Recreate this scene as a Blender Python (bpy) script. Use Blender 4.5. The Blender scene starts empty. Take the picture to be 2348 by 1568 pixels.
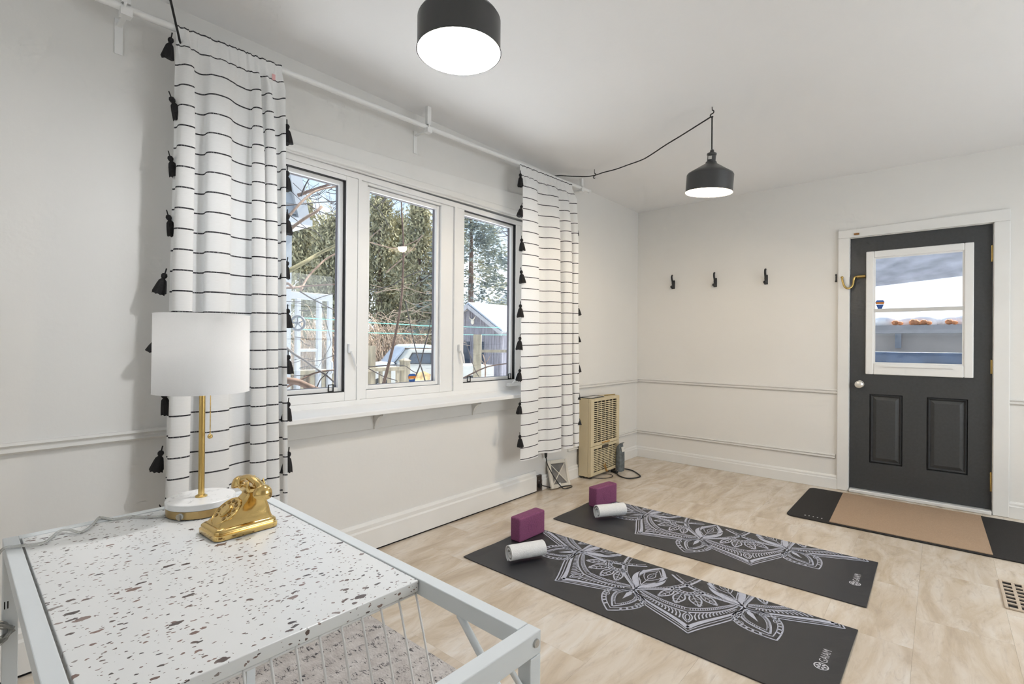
import bpy, math, random
from mathutils import Matrix, Vector
R = math.radians
rnd = random.Random(7)
SC = bpy.context.scene
COL = SC.collection

# ------------------------------------------------------------------ camera
FPX, YAW, PIT, ROL = 1148.66, .7079, .0029, .0085
CAM = Vector((2.4468, 0.0, 1.1788))
FW = Vector((-math.sin(YAW) * math.cos(PIT), math.cos(YAW) * math.cos(PIT), math.sin(PIT)))
_r = Vector((math.cos(YAW), math.sin(YAW), 0)); _u = _r.cross(FW)
RT = _r * math.cos(ROL) + _u * math.sin(ROL)
UP = _u * math.cos(ROL) - _r * math.sin(ROL)
cd = bpy.data.cameras.new('camera'); cd.sensor_width = 36.0; cd.lens = 36.0 * FPX / 2348.0
cd.clip_start = .02; cd.clip_end = 400
cam = bpy.data.objects.new('camera', cd); COL.objects.link(cam)
M = Matrix.Identity(4)
for i in range(3):
    M[i][0], M[i][1], M[i][2], M[i][3] = RT[i], UP[i], -FW[i], CAM[i]
cam.matrix_world = M
SC.camera = cam

# ------------------------------------------------------------------ world / sky
SUN_DIR = Vector((.09, .64, .76)).normalized()     # towards the sun: to the right of the view, over the house
w = bpy.data.worlds.new('sky'); SC.world = w; w.use_nodes = True
nt = w.node_tree; nt.nodes.clear()
def wn(t, **k):
    n = nt.nodes.new(t)
    for a, b in k.items(): setattr(n, a, b)
    return n
tc = wn('ShaderNodeTexCoord'); mp = wn('ShaderNodeMapping'); mp.inputs['Scale'].default_value = (1, 1, 2.6)
nz = wn('ShaderNodeTexNoise'); nz.inputs['Scale'].default_value = 3.2; nz.inputs['Detail'].default_value = 6
cr = wn('ShaderNodeValToRGB'); cr.color_ramp.elements[0].position = .46; cr.color_ramp.elements[1].position = .66
sx = wn('ShaderNodeSeparateXYZ'); zr = wn('ShaderNodeValToRGB')
zr.color_ramp.elements[0].position = .0; zr.color_ramp.elements[0].color = (.66, .72, .80, 1)
zr.color_ramp.elements[1].position = .45; zr.color_ramp.elements[1].color = (.20, .36, .58, 1)
mx = wn('ShaderNodeMixRGB'); mx.inputs[2].default_value = (.68, .72, .78, 1)
bg = wn('ShaderNodeBackground'); bg.inputs['Strength'].default_value = 1.5
out = wn('ShaderNodeOutputWorld')
L = nt.links.new
L(tc.outputs['Generated'], mp.inputs['Vector']); L(mp.outputs[0], nz.inputs['Vector']); L(nz.outputs[0], cr.inputs[0])
L(tc.outputs['Generated'], sx.inputs[0]); L(sx.outputs['Z'], zr.inputs[0])
L(cr.outputs[0], mx.inputs[0]); L(zr.outputs[0], mx.inputs[1]); L(mx.outputs[0], bg.inputs['Color']); L(bg.outputs[0], out.inputs[0])

sd = bpy.data.lights.new('sun', 'SUN'); sd.energy = 12.5; sd.angle = R(1.5); sd.color = (1, .95, .86)
sun = bpy.data.objects.new('sun', sd); COL.objects.link(sun)
sun.rotation_euler = SUN_DIR.to_track_quat('Z', 'Y').to_euler()

# added fill light set in two made-up windows (behind and beside the camera)
def fill_strips(name, loc, aim, sx_, sy_, power, col, n=3):
    # bare area-light strips, tilted to balance ceiling against walls
    for i in range(n):
        d = bpy.data.lights.new(name, 'AREA'); d.shape = 'RECTANGLE'; d.size = sx_; d.size_y = sy_ / n
        d.energy = power / n; d.color = col
        o = bpy.data.objects.new(name, d); COL.objects.link(o); o.location = Vector(loc) + Vector((0, 0, (i + .5) / n * sy_ - sy_ / 2))
        o.rotation_euler = (-Vector(aim)).to_track_quat('Z', 'Y').to_euler()
fill_strips('fill_back', (1.9, -1.62, 1.45), (0, 1, 3.0), 2.4, 1.4, 9, (.88, .95, 1))
fill_strips('fill_side', (4.32, 2.9, 1.45), (-1, 0, -.35), 2.6, 1.4, 31, (.88, .95, 1))
LAMP_W = (21, 24)

SC.view_settings.view_transform = 'Standard'; SC.view_settings.look = 'None'
SC.view_settings.exposure = 0.61; SC.view_settings.gamma = 1.0; SC.view_settings.use_curve_mapping = False
SC.cycles.max_bounces = 7; SC.cycles.diffuse_bounces = 4; SC.cycles.glossy_bounces = 3; SC.cycles.transmission_bounces = 6; SC.cycles.transparent_max_bounces = 16
SC.cycles.caustics_reflective = False; SC.cycles.caustics_refractive = False
SC.cycles.use_adaptive_sampling = True; SC.cycles.adaptive_threshold = .09; SC.cycles.adaptive_min_samples = 12
SC.cycles.sample_clamp_indirect = 6; SC.cycles.use_denoising = True

# ------------------------------------------------------------------ pixel helpers (measured on the photograph)
def ray(u, v): return FW + RT * ((u - 1174.0) / FPX) + UP * ((784.0 - v) / FPX)
def onx(u, v, x): d = ray(u, v); return CAM + d * ((x - CAM.x) / d.x)
def ony(u, v, y): d = ray(u, v); return CAM + d * ((y - CAM.y) / d.y)
def onz(u, v, z): d = ray(u, v); return CAM + d * ((z - CAM.z) / d.z)
def at(u, v, t): return CAM + ray(u, v) * t

# ------------------------------------------------------------------ materials
MATS = {}
class NT:
    def __init__(s, name):
        s.m = bpy.data.materials.new(name); s.m.use_nodes = True; s.t = s.m.node_tree
        s.b = s.t.nodes['Principled BSDF']; s.o = s.t.nodes['Material Output']
    def n(s, t, ins=None, **k):
        n = s.t.nodes.new(t)
        for a, b in k.items(): setattr(n, a, b)
        for a, b in (ins or {}).items():
            if isinstance(b, bpy.types.NodeSocket): s.t.links.new(b, n.inputs[a])
            else: n.inputs[a].default_value = b
        return n
    def l(s, a, b): s.t.links.new(a, b)
    def ramp(s, fac, stops):
        n = s.n('ShaderNodeValToRGB', {0: fac}); e = n.color_ramp.elements
        while len(e) < len(stops): e.new(.5)
        for i, (p, c) in enumerate(stops):
            e[i].position = p; e[i].color = tuple(c) + (1,) if len(c) == 3 else c
        return n.outputs[0]
    def math(s, op, a, b=0.0):
        return s.n('ShaderNodeMath', {0: a, 1: b}, operation=op).outputs[0]
    def mix(s, f, a, b):
        return s.n('ShaderNodeMixRGB', {0: f, 1: a if not isinstance(a, tuple) else a + (1,), 2: b if not isinstance(b, tuple) else b + (1,)}).outputs[0]
    def co(s, scale=(1, 1, 1), loc=(0, 0, 0), kind='Object'):
        c = s.n('ShaderNodeTexCoord'); return s.n('ShaderNodeMapping', {0: c.outputs[kind], 'Scale': scale, 'Location': loc}).outputs[0]
    def noise(s, vec, scale, detail=4, rough=.5, dist=0.):
        return s.n('ShaderNodeTexNoise', {'Vector': vec, 'Scale': scale, 'Detail': detail, 'Roughness': rough, 'Distortion': dist}).outputs[0]
    def bump(s, h, strength=.2, dist=.01):
        n = s.n('ShaderNodeBump', {'Height': h, 'Strength': strength, 'Distance': dist}); s.l(n.outputs[0], s.b.inputs['Normal'])

def mat(name, col, rough=.5, metal=0., var=.06, vscale=8., bump=0., bscale=60., stretch=(1, 1, 1), spec=.5):
    """plain painted/solid surface: colour with a fine noise variation and relief"""
    if name in MATS: return MATS[name]
    k = NT(name); v = k.co(stretch); f = k.noise(v, vscale, 5)
    c = tuple(col)
    lo = tuple(max(0, x * (1 - var)) for x in c); hi = tuple(min(1, x * (1 + var)) for x in c)
    k.l(k.ramp(f, [(.3, lo), (.7, hi)]), k.b.inputs['Base Color'])
    k.b.inputs['Roughness'].default_value = rough; k.b.inputs['Metallic'].default_value = metal
    k.b.inputs['Specular IOR Level'].default_value = spec
    if bump: k.bump(k.noise(k.co(stretch), bscale, 4), bump, .004)
    MATS[name] = k.m; return k.m

mat('wall_paint', (.80, .785, .755), .6, var=.012, vscale=1.4, bump=.12, bscale=50)
mat('wall_paint_left_dimmed', (.765, .755, .73), .6, var=.015, vscale=1.4, bump=.12, bscale=50)  # same wall paint, darkened to bring down the light on this wall
mat('ceiling_paint', (.88, .88, .885), .7, var=.012, vscale=1.2, bump=.10, bscale=40)
mat('trim_white', (.80, .795, .775), .4, var=.02, vscale=5, bump=.05, bscale=25)
mat('pvc_white', (.84, .84, .83), .3, var=.01)
mat('rail_paint', (.74, .73, .70), .4, var=.03, vscale=6)
mat('black_rubber', (.012, .012, .013), .5, var=.1)
mat('black_metal', (.018, .018, .019), .45, var=.1)
mat('pendant_black', (.050, .050, .051), .34, var=.08, spec=.6)
mat('shade_inner', (.88, .87, .84), .5, var=.01)
mat('charcoal_door', (.047, .049, .051), .42, var=.10, vscale=60, bump=.05, bscale=120)
mat('brass', (.62, .44, .16), .25, 1., var=.10, vscale=12)
mat('brass_soft', (.46, .33, .15), .34, 1., var=.10, vscale=20)
mat('gold', (.70, .50, .20), .16, 1., var=.06, vscale=30, bump=.06, bscale=90)
mat('chrome_white', (.80, .78, .73), .2, .6, var=.04)
mat('desk_metal', (.74, .78, .80), .38, var=.015)
mat('bolt_steel', (.45, .44, .42), .3, 1., var=.1)
def make_shade():
    k = NT('lamp_shade'); c = k.ramp(k.noise(k.co((1, 1, 1)), 500., 2), [(.3, (.90, .90, .90)), (.7, (.92, .92, .92))])
    d = k.n('ShaderNodeBsdfDiffuse', {'Color': c}); t = k.n('ShaderNodeBsdfTranslucent', {'Color': c})
    m = k.n('ShaderNodeMixShader', {0: .3, 1: d.outputs[0], 2: t.outputs[0]}); k.l(m.outputs[0], k.o.inputs['Surface']); MATS['lamp_shade'] = k.m
make_shade()
mat('heater_enamel', (.62, .53, .35), .4, var=.05, vscale=6)
mat('heater_dark', (.05, .04, .03), .7, var=.1)
mat('rust', (.42, .23, .06), .7, var=.4, vscale=40)
mat('block_purple', (.23, .062, .15), .75, var=.22, vscale=160, bump=.3, bscale=220)
mat('towel_white', (.80, .80, .80), .9, var=.03, vscale=60, bump=.7, bscale=230)
mat('mat_black', (.032, .032, .036), .40, var=.15, vscale=260, bump=.25, bscale=420)
mat('mat_print', (.47, .49, .58), .5, var=.08, vscale=120)
mat('doormat_rubber', (.016, .014, .013), .8, var=.5, vscale=120, bump=.5, bscale=200)
mat('doormat_tan', (.43, .30, .20), .9, var=.10, vscale=200, bump=.5, bscale=350)
mat('vent_metal', (.55, .45, .35), .45, var=.06)
mat('pit_black', (.006, .005, .005), .9, var=.1)
mat('outlet_brown', (.05, .035, .025), .5, var=.3, vscale=60)
mat('plastic_cream', (.70, .66, .58), .4, var=.03)
mat('mesh_grey', (.18, .17, .16), .6, var=.25, vscale=160)
mat('bag_grey', (.13, .15, .16), .5, var=.4, vscale=30)
mat('paper', (.66, .65, .62), .7, var=.1, vscale=30)
mat('threshold_metal', (.78, .78, .77), .35, .2, var=.05)
mat('panel_grey', (.52, .54, .55), .5, var=.03)
mat('sticker_blue', (.02, .10, .38), .4, var=.1)
mat('sticker_orange', (.60, .20, .02), .4, var=.1)
mat('red_tag', (.55, .12, .12), .6, var=.2)
mat('pink_tag', (.80, .45, .45), .7, var=.1)
# exterior
mat('snow_toned_down', (.42, .455, .51), .75, var=.05, vscale=2.5, bump=.3, bscale=5)  # snow darkened in colour so sunlit roofs and truck don't burn out
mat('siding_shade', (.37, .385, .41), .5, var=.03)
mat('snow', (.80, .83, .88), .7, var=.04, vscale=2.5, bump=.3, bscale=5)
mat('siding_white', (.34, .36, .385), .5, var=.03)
mat('old_wood', (.24, .205, .18), .85, var=.35, vscale=4, stretch=(6, 6, .6), bump=.4, bscale=20)
mat('shed_wood', (.25, .235, .26), .85, var=.35, vscale=3, stretch=(6, 6, .5), bump=.3, bscale=20)
mat('deck_wood', (.25, .215, .155), .8, var=.3, vscale=5, stretch=(4, 4, .8), bump=.3, bscale=20)
mat('truck_cream', (.36, .355, .325), .4, var=.06, vscale=3)
mat('glass_dark', (.05, .065, .085), .12, var=.1)
mat('bark_dark', (.07, .06, .06), .9, var=.3, vscale=30)
mat('bark_brown', (.15, .10, .08), .9, var=.3, vscale=30)
mat('bark_tan', (.30, .21, .16), .9, var=.25, vscale=30)
mat('bark_olive', (.27, .24, .14), .9, var=.2, vscale=20)
mat('twig_tan', (.29, .22, .165), .9, var=.3, vscale=2)
mat('clothesline_green', (.04, .34, .27), .5, var=.05)
mat('red_siding', (.35, .10, .10), .8, var=.15)
mat('porch_soffit', (.42, .43, .47), .8, var=.3, vscale=5)
mat('porch_ledge', (.45, .43, .42), .8, var=.1)
mat('porch_beige', (.62, .55, .48), .8, var=.1, vscale=3)
mat('porch_blue', (.10, .15, .25), .7, var=.3, vscale=6)
mat('leaf_orange', (.50, .20, .08), .8, var=.3, vscale=20)
mat('spoke_dark', (.10, .11, .13), .4, var=.1)

def foliage(name, a, b, c, sc):
    k = NT(name); v = k.co()
    f = k.noise(v, sc, 6, .65)
    k.l(k.ramp(f, [(.30, a), (.48, b), (.68, c)]), k.b.inputs['Base Color']); k.b.inputs['Roughness'].default_value = .9
    k.b.inputs['Specular IOR Level'].default_value = .1
    MATS[name] = k.m
foliage('cedar_leaf', (.15, .145, .12), (.30, .285, .18), (.46, .42, .27), 1.6)
foliage('spruce_leaf', (.12, .145, .16), (.22, .25, .23), (.38, .34, .20), .9)

def make_glass():
    k = NT('window_glass'); t = k.t
    tr = k.n('ShaderNodeBsdfTransparent', {'Color': (.98, .99, .99, 1)}); g = k.n('ShaderNodeBsdfGlossy', {'Roughness': .01})
    lw = k.n('ShaderNodeLayerWeight', {'Blend': .5}).outputs['Facing']; fr = k.math('ADD', k.math('MULTIPLY', k.math('POWER', lw, 5.), .96), .03)
    m = k.n('ShaderNodeMixShader', {0: fr, 1: tr.outputs[0], 2: g.outputs[0]})
    k.l(m.outputs[0], k.o.inputs['Surface']); MATS['glass'] = k.m
make_glass()

def make_clear():
    k = NT('clear_plastic')
    k.b.inputs['Base Color'].default_value = (.86, .87, .84, 1); k.b.inputs['Roughness'].default_value = .12
    k.b.inputs['Transmission Weight'].default_value = .75; k.b.inputs['IOR'].default_value = 1.4
    MATS['clear_plastic'] = k.m
make_clear()

def make_floor():
    k = NT('travertine_tile')
    oi = k.n('ShaderNodeObjectInfo'); rndv = oi.outputs['Random']
    c = k.n('ShaderNodeTexCoord')
    off = k.n('ShaderNodeCombineXYZ', {0: k.math('MULTIPLY', rndv, 37.), 1: k.math('MULTIPLY', rndv, 91.), 2: 0.})
    v0 = k.n('ShaderNodeVectorMath', {0: c.outputs['Object'], 1: off.outputs[0]}, operation='ADD').outputs[0]
    v = k.n('ShaderNodeMapping', {0: v0, 'Scale': (3.6, 1.0, 1)}).outputs[0]
    wv = k.n('ShaderNodeMapping', {0: v0, 'Scale': (9., 2.2, 1)}).outputs[0]
    n1 = k.noise(v, 2.2, 6, .6, .8); n2 = k.noise(wv, 3.0, 8, .68, 1.4); n3 = k.noise(v0, 2.5, 3)
    base = k.ramp(n1, [(.26, (.44, .33, .22)), (.42, (.58, .47, .34)), (.56, (.69, .60, .49)), (.72, (.76, .71, .64))])
    vein = k.ramp(n2, [(.30, (1, 1, 1)), (.40, (.35, .35, .35)), (.5, (0, 0, 0))])
    col = k.mix(k.math('MULTIPLY', vein, .6), base, (.40, .31, .23))
    col = k.mix(k.math('MULTIPLY', n3, .35), col, (.70, .66, .62))
    k.l(col, k.b.inputs['Base Color']); k.b.inputs['Roughness'].default_value = .27
    k.b.inputs['Specular IOR Level'].default_value = .5
    k.bump(n2, .05, .003); MATS['floor'] = k.m
make_floor()

def make_terrazzo():
    k = NT('terrazzo')
    vec = k.co()
    nv = k.n('ShaderNodeTexNoise', {'Vector': vec, 'Scale': 70., 'Detail': 2.}).outputs['Color']
    dv = k.n('ShaderNodeVectorMath', {0: nv, 1: (.5, .5, .5)}, operation='SUBTRACT').outputs[0]
    dv = k.n('ShaderNodeVectorMath', {0: dv, 'Scale': .011}, operation='SCALE').outputs[0]
    vv = k.n('ShaderNodeVectorMath', {0: vec, 1: dv}, operation='ADD').outputs[0]
    vv = k.n('ShaderNodeMapping', {0: vv, 'Rotation': (0, 0, .9), 'Scale': (1, .55, 1)}).outputs[0]
    col = None; base = (.80, .81, .805)
    prev = base
    for sc, th, rr in ((58., .80, .42), (105., .67, .42), (190., .50, .40)):
        vo = k.n('ShaderNodeTexVoronoi', {'Vector': vv, 'Scale': sc}, voronoi_dimensions='3D')
        sp = k.n('ShaderNodeSeparateXYZ', {0: vo.outputs['Color']})
        rad = k.math('MULTIPLY', k.math('SUBTRACT', sp.outputs[0], th), rr / (1 - th))
        m = k.math('LESS_THAN', vo.outputs['Distance'], rad)
        chip = k.ramp(sp.outputs[1], [(.0, (.06, .05, .05)), (.45, (.13, .09, .08)), (.75, (.24, .15, .125)), (1., (.30, .27, .26))])
        if col is None: col = k.mix(m, base, chip)
        else: col = k.mix(m, col, chip)
    k.l(col, k.b.inputs['Base Color']); k.b.inputs['Roughness'].default_value = .3
    MATS['terrazzo'] = k.m
make_terrazzo()

def make_marble():
    k = NT('white_marble'); v = k.co()
    n = k.noise(v, 22., 8, .7, 1.6)
    k.l(k.ramp(n, [(.36, (.55, .55, .56)), (.44, (.84, .84, .83)), (.6, (.86, .86, .855))]), k.b.inputs['Base Color'])
    k.b.inputs['Roughness'].default_value = .25; MATS['marble'] = k.m
make_marble()

def make_curtain():
    k = NT('striped_linen'); c = k.n('ShaderNodeTexCoord'); uv = k.n('ShaderNodeSeparateXYZ', {0: c.outputs['UV']})
    fr = k.math('FRACT', k.math('DIVIDE', uv.outputs[1], .0812))
    m = k.math('LESS_THAN', fr, .072)
    tw = k.noise(k.n('ShaderNodeMapping', {0: c.outputs['UV'], 'Scale': (260, 90, 1)}).outputs[0], 1., 2)
    m = k.math('MULTIPLY', m, k.ramp(tw, [(.28, (.55, .55, .55)), (.45, (1, 1, 1))]))
    wv = k.noise(k.n('ShaderNodeMapping', {0: c.outputs['UV'], 'Scale': (30, 400, 1)}).outputs[0], 1., 3)
    base = k.ramp(wv, [(.3, (.92, .92, .91)), (.7, (.96, .96, .955))])
    col = k.mix(m, base, (.05, .05, .055))
    d = k.n('ShaderNodeBsdfDiffuse', {'Color': col}); t = k.n('ShaderNodeBsdfTranslucent', {'Color': col})
    s = k.n('ShaderNodeMixShader', {0: .27, 1: d.outputs[0], 2: t.outputs[0]})
    k.l(s.outputs[0], k.o.inputs['Surface']); MATS['curtain'] = k.m
make_curtain()

def make_rug():
    k = NT('rug_pile'); v = k.co()
    n1 = k.noise(v, 16., 5, .7); n2 = k.noise(k.co((1, 2.6, 1)), 38., 4, .75, 1.0)
    rows = k.n('ShaderNodeTexWave', {'Vector': k.co((1, 1, 1)), 'Scale': 4.2, 'Distortion': 7., 'Detail': 2.}, bands_direction='X').outputs[1]
    base = k.ramp(n1, [(.3, (.42, .385, .365)), (.7, (.66, .63, .61))])
    m = k.math('MULTIPLY', k.ramp(n2, [(.53, (0, 0, 0)), (.60, (1, 1, 1))]), k.ramp(rows, [(.35, (0, 0, 0)), (.6, (1, 1, 1))]))
    k.l(k.mix(m, base, (.06, .055, .06)), k.b.inputs['Base Color']); k.b.inputs['Roughness'].default_value = .95
    k.bump(k.noise(v, 130., 3), .7, .006); MATS['rug'] = k.m
make_rug()

def make_emit(name, col, s):
    k = NT(name); e = k.n('ShaderNodeEmission', {'Color': col + (1,), 'Strength': s}); k.l(e.outputs[0], k.o.inputs['Surface']); MATS[name] = k.m
make_emit('bulb_cool', (1, .96, .90), 14.)
make_emit('bulb_warm', (1, .84, .58), 14.)

# ------------------------------------------------------------------ mesh helpers
class MB:
    def __init__(s): s.v = []; s.f = []; s.uv = None
    def add(s, vs, fs):
        b = len(s.v); s.v += [tuple(p) for p in vs]; s.f += [tuple(i + b for i in f) for f in fs]; return s
    def box(s, x0, x1, y0, y1, z0, z1):
        return s.hexa([(x0, y0, z0), (x1, y0, z0), (x1, y1, z0), (x0, y1, z0), (x0, y0, z1), (x1, y0, z1), (x1, y1, z1), (x0, y1, z1)])
    def hexa(s, p):
        return s.add(p, [(0, 3, 2, 1), (4, 5, 6, 7), (0, 1, 5, 4), (1, 2, 6, 5), (2, 3, 7, 6), (3, 0, 4, 7)])
    def obox(s, c, size, m=None):
        m = m or Matrix.Identity(3); c = Vector(c); h = [a / 2 for a in size]
        p = [c + m @ Vector((i * h[0], j * h[1], k * h[2])) for k in (-1, 1) for i, j in ((-1, -1), (1, -1), (1, 1), (-1, 1))]
        return s.hexa(p)
    def bar(s, a, b, w, h, up=(0, 0, 1)):
        a = Vector(a); b = Vector(b); d = (b - a); n = d.normalized(); u = Vector(up)
        sd_ = n.cross(u)
        if sd_.length < 1e-4: sd_ = n.cross(Vector((1, 0, 0)))
        sd_.normalize(); u = sd_.cross(n)
        m = Matrix((n, sd_, u)).transposed()
        return s.obox((a + b) / 2, (d.length, w, h), m)
    def ring(s, c, n, r, k, ref=None):
        n = Vector(n).normalized(); ref = ref or (Vector((0, 0, 1)) if abs(n.z) < .9 else Vector((1, 0, 0)))
        a = n.cross(ref).normalized(); b = n.cross(a)
        return [Vector(c) + (a * math.cos(2 * math.pi * i / k) + b * math.sin(2 * math.pi * i / k)) * r for i in range(k)]
    def loft(s, rings, caps=True, closed=False):
        k = len(rings[0]); vs = [p for r in rings for p in r]; fs = []
        m = len(rings)
        for i in range(m if closed else m - 1):
            for j in range(k):
                a, b = i * k + j, i * k + (j + 1) % k; i2 = (i + 1) % m
                fs.append((a, b, i2 * k + (j + 1) % k, i2 * k + j))
        if caps and not closed:
            fs.append(tuple(range(k - 1, -1, -1))); fs.append(tuple((m - 1) * k + j for j in range(k)))
        return s.add(vs, fs)
    def tube(s, pts, r, k=8, caps=True):
        pts = [Vector(p) for p in pts]; rings = []
        ref = None
        for i, p in enumerate(pts):
            d = (pts[min(i + 1, len(pts) - 1)] - pts[max(i - 1, 0)])
            if d.length < 1e-9: d = Vector((0, 0, 1))
            d.normalize()
            if ref is None: ref = Vector((0, 0, 1)) if abs(d.z) < .9 else Vector((1, 0, 0))
            a = d.cross(ref)
            if a.length < 1e-3: a = d.cross(Vector((1, 0, 0)) if abs(d.x) < .9 else Vector((0, 1, 0)))
            a.normalize(); b = d.cross(a); ref = -b if b.dot(ref) < 0 else b
            rr = r[i] if isinstance(r, (list, tuple)) else r
            rings.append([p + (a * math.cos(2 * math.pi * j / k) + b * math.sin(2 * math.pi * j / k)) * rr for j in range(k)])
        return s.loft(rings, caps)
    def lathe(s, prof, c=(0, 0, 0), k=24, m=None, caps=True):
        m = m or Matrix.Identity(3); c = Vector(c)
        rings = [[c + m @ Vector((r * math.cos(2 * math.pi * j / k), r * math.sin(2 * math.pi * j / k), z)) for j in range(k)] for r, z in prof]
        return s.loft(rings, caps)
    def ball(s, c, r, k=10, sz=1.):
        n = max(4, k // 2 + 1)
        return s.lathe([(max(1e-5, r * math.sin(math.pi * i / n)), -r * sz * math.cos(math.pi * i / n)) for i in range(n + 1)], c, k)
    def prism(s, poly, axis, a, b):
        """poly: 2-D outline in the two other axes, extruded along axis from a to b"""
        def mk(p, t):
            return {0: (t, p[0], p[1]), 1: (p[0], t, p[1]), 2: (p[0], p[1], t)}[axis]
        n = len(poly); vs = [mk(p, a) for p in poly] + [mk(p, b) for p in poly]
        fs = [tuple(range(n - 1, -1, -1)), tuple(range(n, 2 * n))] + [(i, (i + 1) % n, n + (i + 1) % n, n + i) for i in range(n)]
        return s.add(vs, fs)
    def frame(s, axis, t0, t1, a0, a1, b0, b1, w, wt=None):
        """rectangular frame in the plane across axis; w = member width (or 4: left,right,bottom,top)"""
        l, r, bo, to = (w, w, w, w) if not isinstance(w, (list, tuple)) else w
        def bx(p0, p1, q0, q1):
            if axis == 0: s.box(t0, t1, p0, p1, q0, q1)
            else: s.box(p0, p1, t0, t1, q0, q1)
        bx(a0, a0 + l, b0, b1); bx(a1 - r, a1, b0, b1); bx(a0 + l, a1 - r, b0, b0 + bo); bx(a0 + l, a1 - r, b1 - to, b1)
        return s

ROOT = {}
def setp(o, label=None, cat=None, group=None, kind=None):
    if label: o['label'] = label
    if cat: o['category'] = cat
    if group: o['group'] = group
    if kind: o['kind'] = kind
    return o
def thing(name, label, cat, loc=(0, 0, 0), rotz=0., group=None, kind=None):
    o = bpy.data.objects.new(name, None); COL.objects.link(o); o.location = loc; o.rotation_euler = (0, 0, rotz)
    o.empty_display_size = .05
    ROOT[o.name] = Matrix.Translation(Vector(loc)) @ Matrix.Rotation(rotz, 4, 'Z')
    return setp(o, label, cat, group, kind)
def rootmat(o):
    while o is not None:
        if o.name in ROOT: return ROOT[o.name]
        o = o.parent
    return Matrix.Identity(4)
def build(mb, name, m, parent=None, world=False, smooth=None, bevel=0, seg=2, label=None, cat=None, group=None, kind=None):
    """one mesh object; parts are authored in the frame of their thing (or in world space with world=True)"""
    me = bpy.data.meshes.new(name); vs = mb.v; loc = None
    if parent is not None and world:
        inv = rootmat(parent).inverted(); vs = [tuple(inv @ Vector(p)) for p in vs]
    if parent is None:
        xs, ys, zs = zip(*vs); loc = Vector(((min(xs) + max(xs)) / 2, (min(ys) + max(ys)) / 2, min(zs)))
        vs = [(a - loc.x, b - loc.y, c - loc.z) for a, b, c in vs]
    me.from_pydata(vs, [], mb.f); me.validate(); me.update()
    if mb.uv:
        ul = me.uv_layers.new(name='UVMap')
        for lp in me.loops: ul.data[lp.index].uv = mb.uv[lp.vertex_index]
    if smooth:
        me.polygons.foreach_set('use_smooth', [True] * len(me.polygons))
        if smooth is not True:
            try: me.set_sharp_from_angle(angle=R(smooth))
            except Exception: pass
    mm = MATS[m] if isinstance(m, str) else m
    me.materials.append(mm)
    o = bpy.data.objects.new(name, me); COL.objects.link(o)
    if parent is not None: o.parent = parent
    else:
        o.location = loc; ROOT[o.name] = Matrix.Translation(loc)
    if bevel:
        b = o.modifiers.new('bevel', 'BEVEL'); b.width = bevel; b.segments = seg; b.limit_method = 'ANGLE'; b.angle_limit = R(35)
    return setp(o, label, cat, group, kind)
def dup(o, parent=None, loc=None, rotz=None, label=None):
    c = o.copy(); COL.objects.link(c)
    if parent is not None: c.parent = parent
    if loc is not None: c.location = loc
    if rotz is not None: c.rotation_euler = (0, 0, rotz)
    if label: c['label'] = label
    for ch in [x for x in bpy.data.objects if x.parent == o]: dup(ch, c)
    return c
def bez(p0, p1, p2, p3, n=12):
    o = []
    for i in range(n + 1):
        t = i / n; a = (1 - t) ** 3; b = 3 * t * (1 - t) ** 2; c = 3 * t * t * (1 - t); d = t ** 3
        o.append(tuple(a * w0 + b * w1 + c * w2 + d * w3 for w0, w1, w2, w3 in zip(p0, p1, p2, p3)))
    return o
def smoothline(pts, n=6):
    pts = [Vector(p) for p in pts]; o = []
    for i in range(len(pts) - 1):
        p0, p1, p2, p3 = pts[max(i - 1, 0)], pts[i], pts[i + 1], pts[min(i + 2, len(pts) - 1)]
        for j in range(n):
            t = j / n
            o.append(.5 * ((2 * p1) + (p2 - p0) * t + (2 * p0 - 5 * p1 + 4 * p2 - p3) * t * t + (3 * p1 - p0 - 3 * p2 + p3) * t ** 3))
    o.append(pts[-1]); return o

# ================================================================== ROOM
H, D, XR, YB = 2.578, 4.9, 4.3, -1.6
S = 'structure'
# floor: base slab + tiles laid in staggered columns
fl = build(MB().box(-.15, XR + .15, YB - .15, D + .15, -.14, -.010), 'floor', mat('subfloor', (.34, .28, .21), .8), kind=S, label='pale travertine look tile floor')
TW, TL = .305, .61
tile_meshes = {}
def floor_tile(x0, x1, y0, y1):
    key = (round(x1 - x0, 4), round(y1 - y0, 4))
    g = .0002
    if key not in tile_meshes:
        mb = MB().box(g, key[0] - g, g, key[1] - g, -.010, 0)
        o = build(mb, 'floor_tile', 'floor', fl); tile_meshes[key] = o.data
        inv = rootmat(fl).inverted()
        for vtx in o.data.vertices: pass
    else:
        o = bpy.data.objects.new('floor_tile', tile_meshes[key]); COL.objects.link(o); o.parent = fl
    o.location = rootmat(fl).inverted() @ Vector((x0, y0, 0))
x = 1.15 - TW * 4
xs = []
while x < XR: xs.append(x); x += TW
for i, x0 in enumerate(xs):
    a, b = max(x0, 0), min(x0 + TW, XR)
    if b - a < .02: continue
    k = round((x0 - 2.37) / TW)
    y = 2.815 + (0 if k % 2 == 0 else .305)
    while y > YB: y -= TL
    while y < D:
        c, d = max(y, YB), min(y + TL, D)
        if d - c > .02: floor_tile(a, b, c, d)
        y += TL
build(MB().box(-.15, XR + .15, YB - .15, D + .15, H, H + .12), 'ceiling', 'ceiling_paint', kind=S, label='smooth white painted ceiling')

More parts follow.
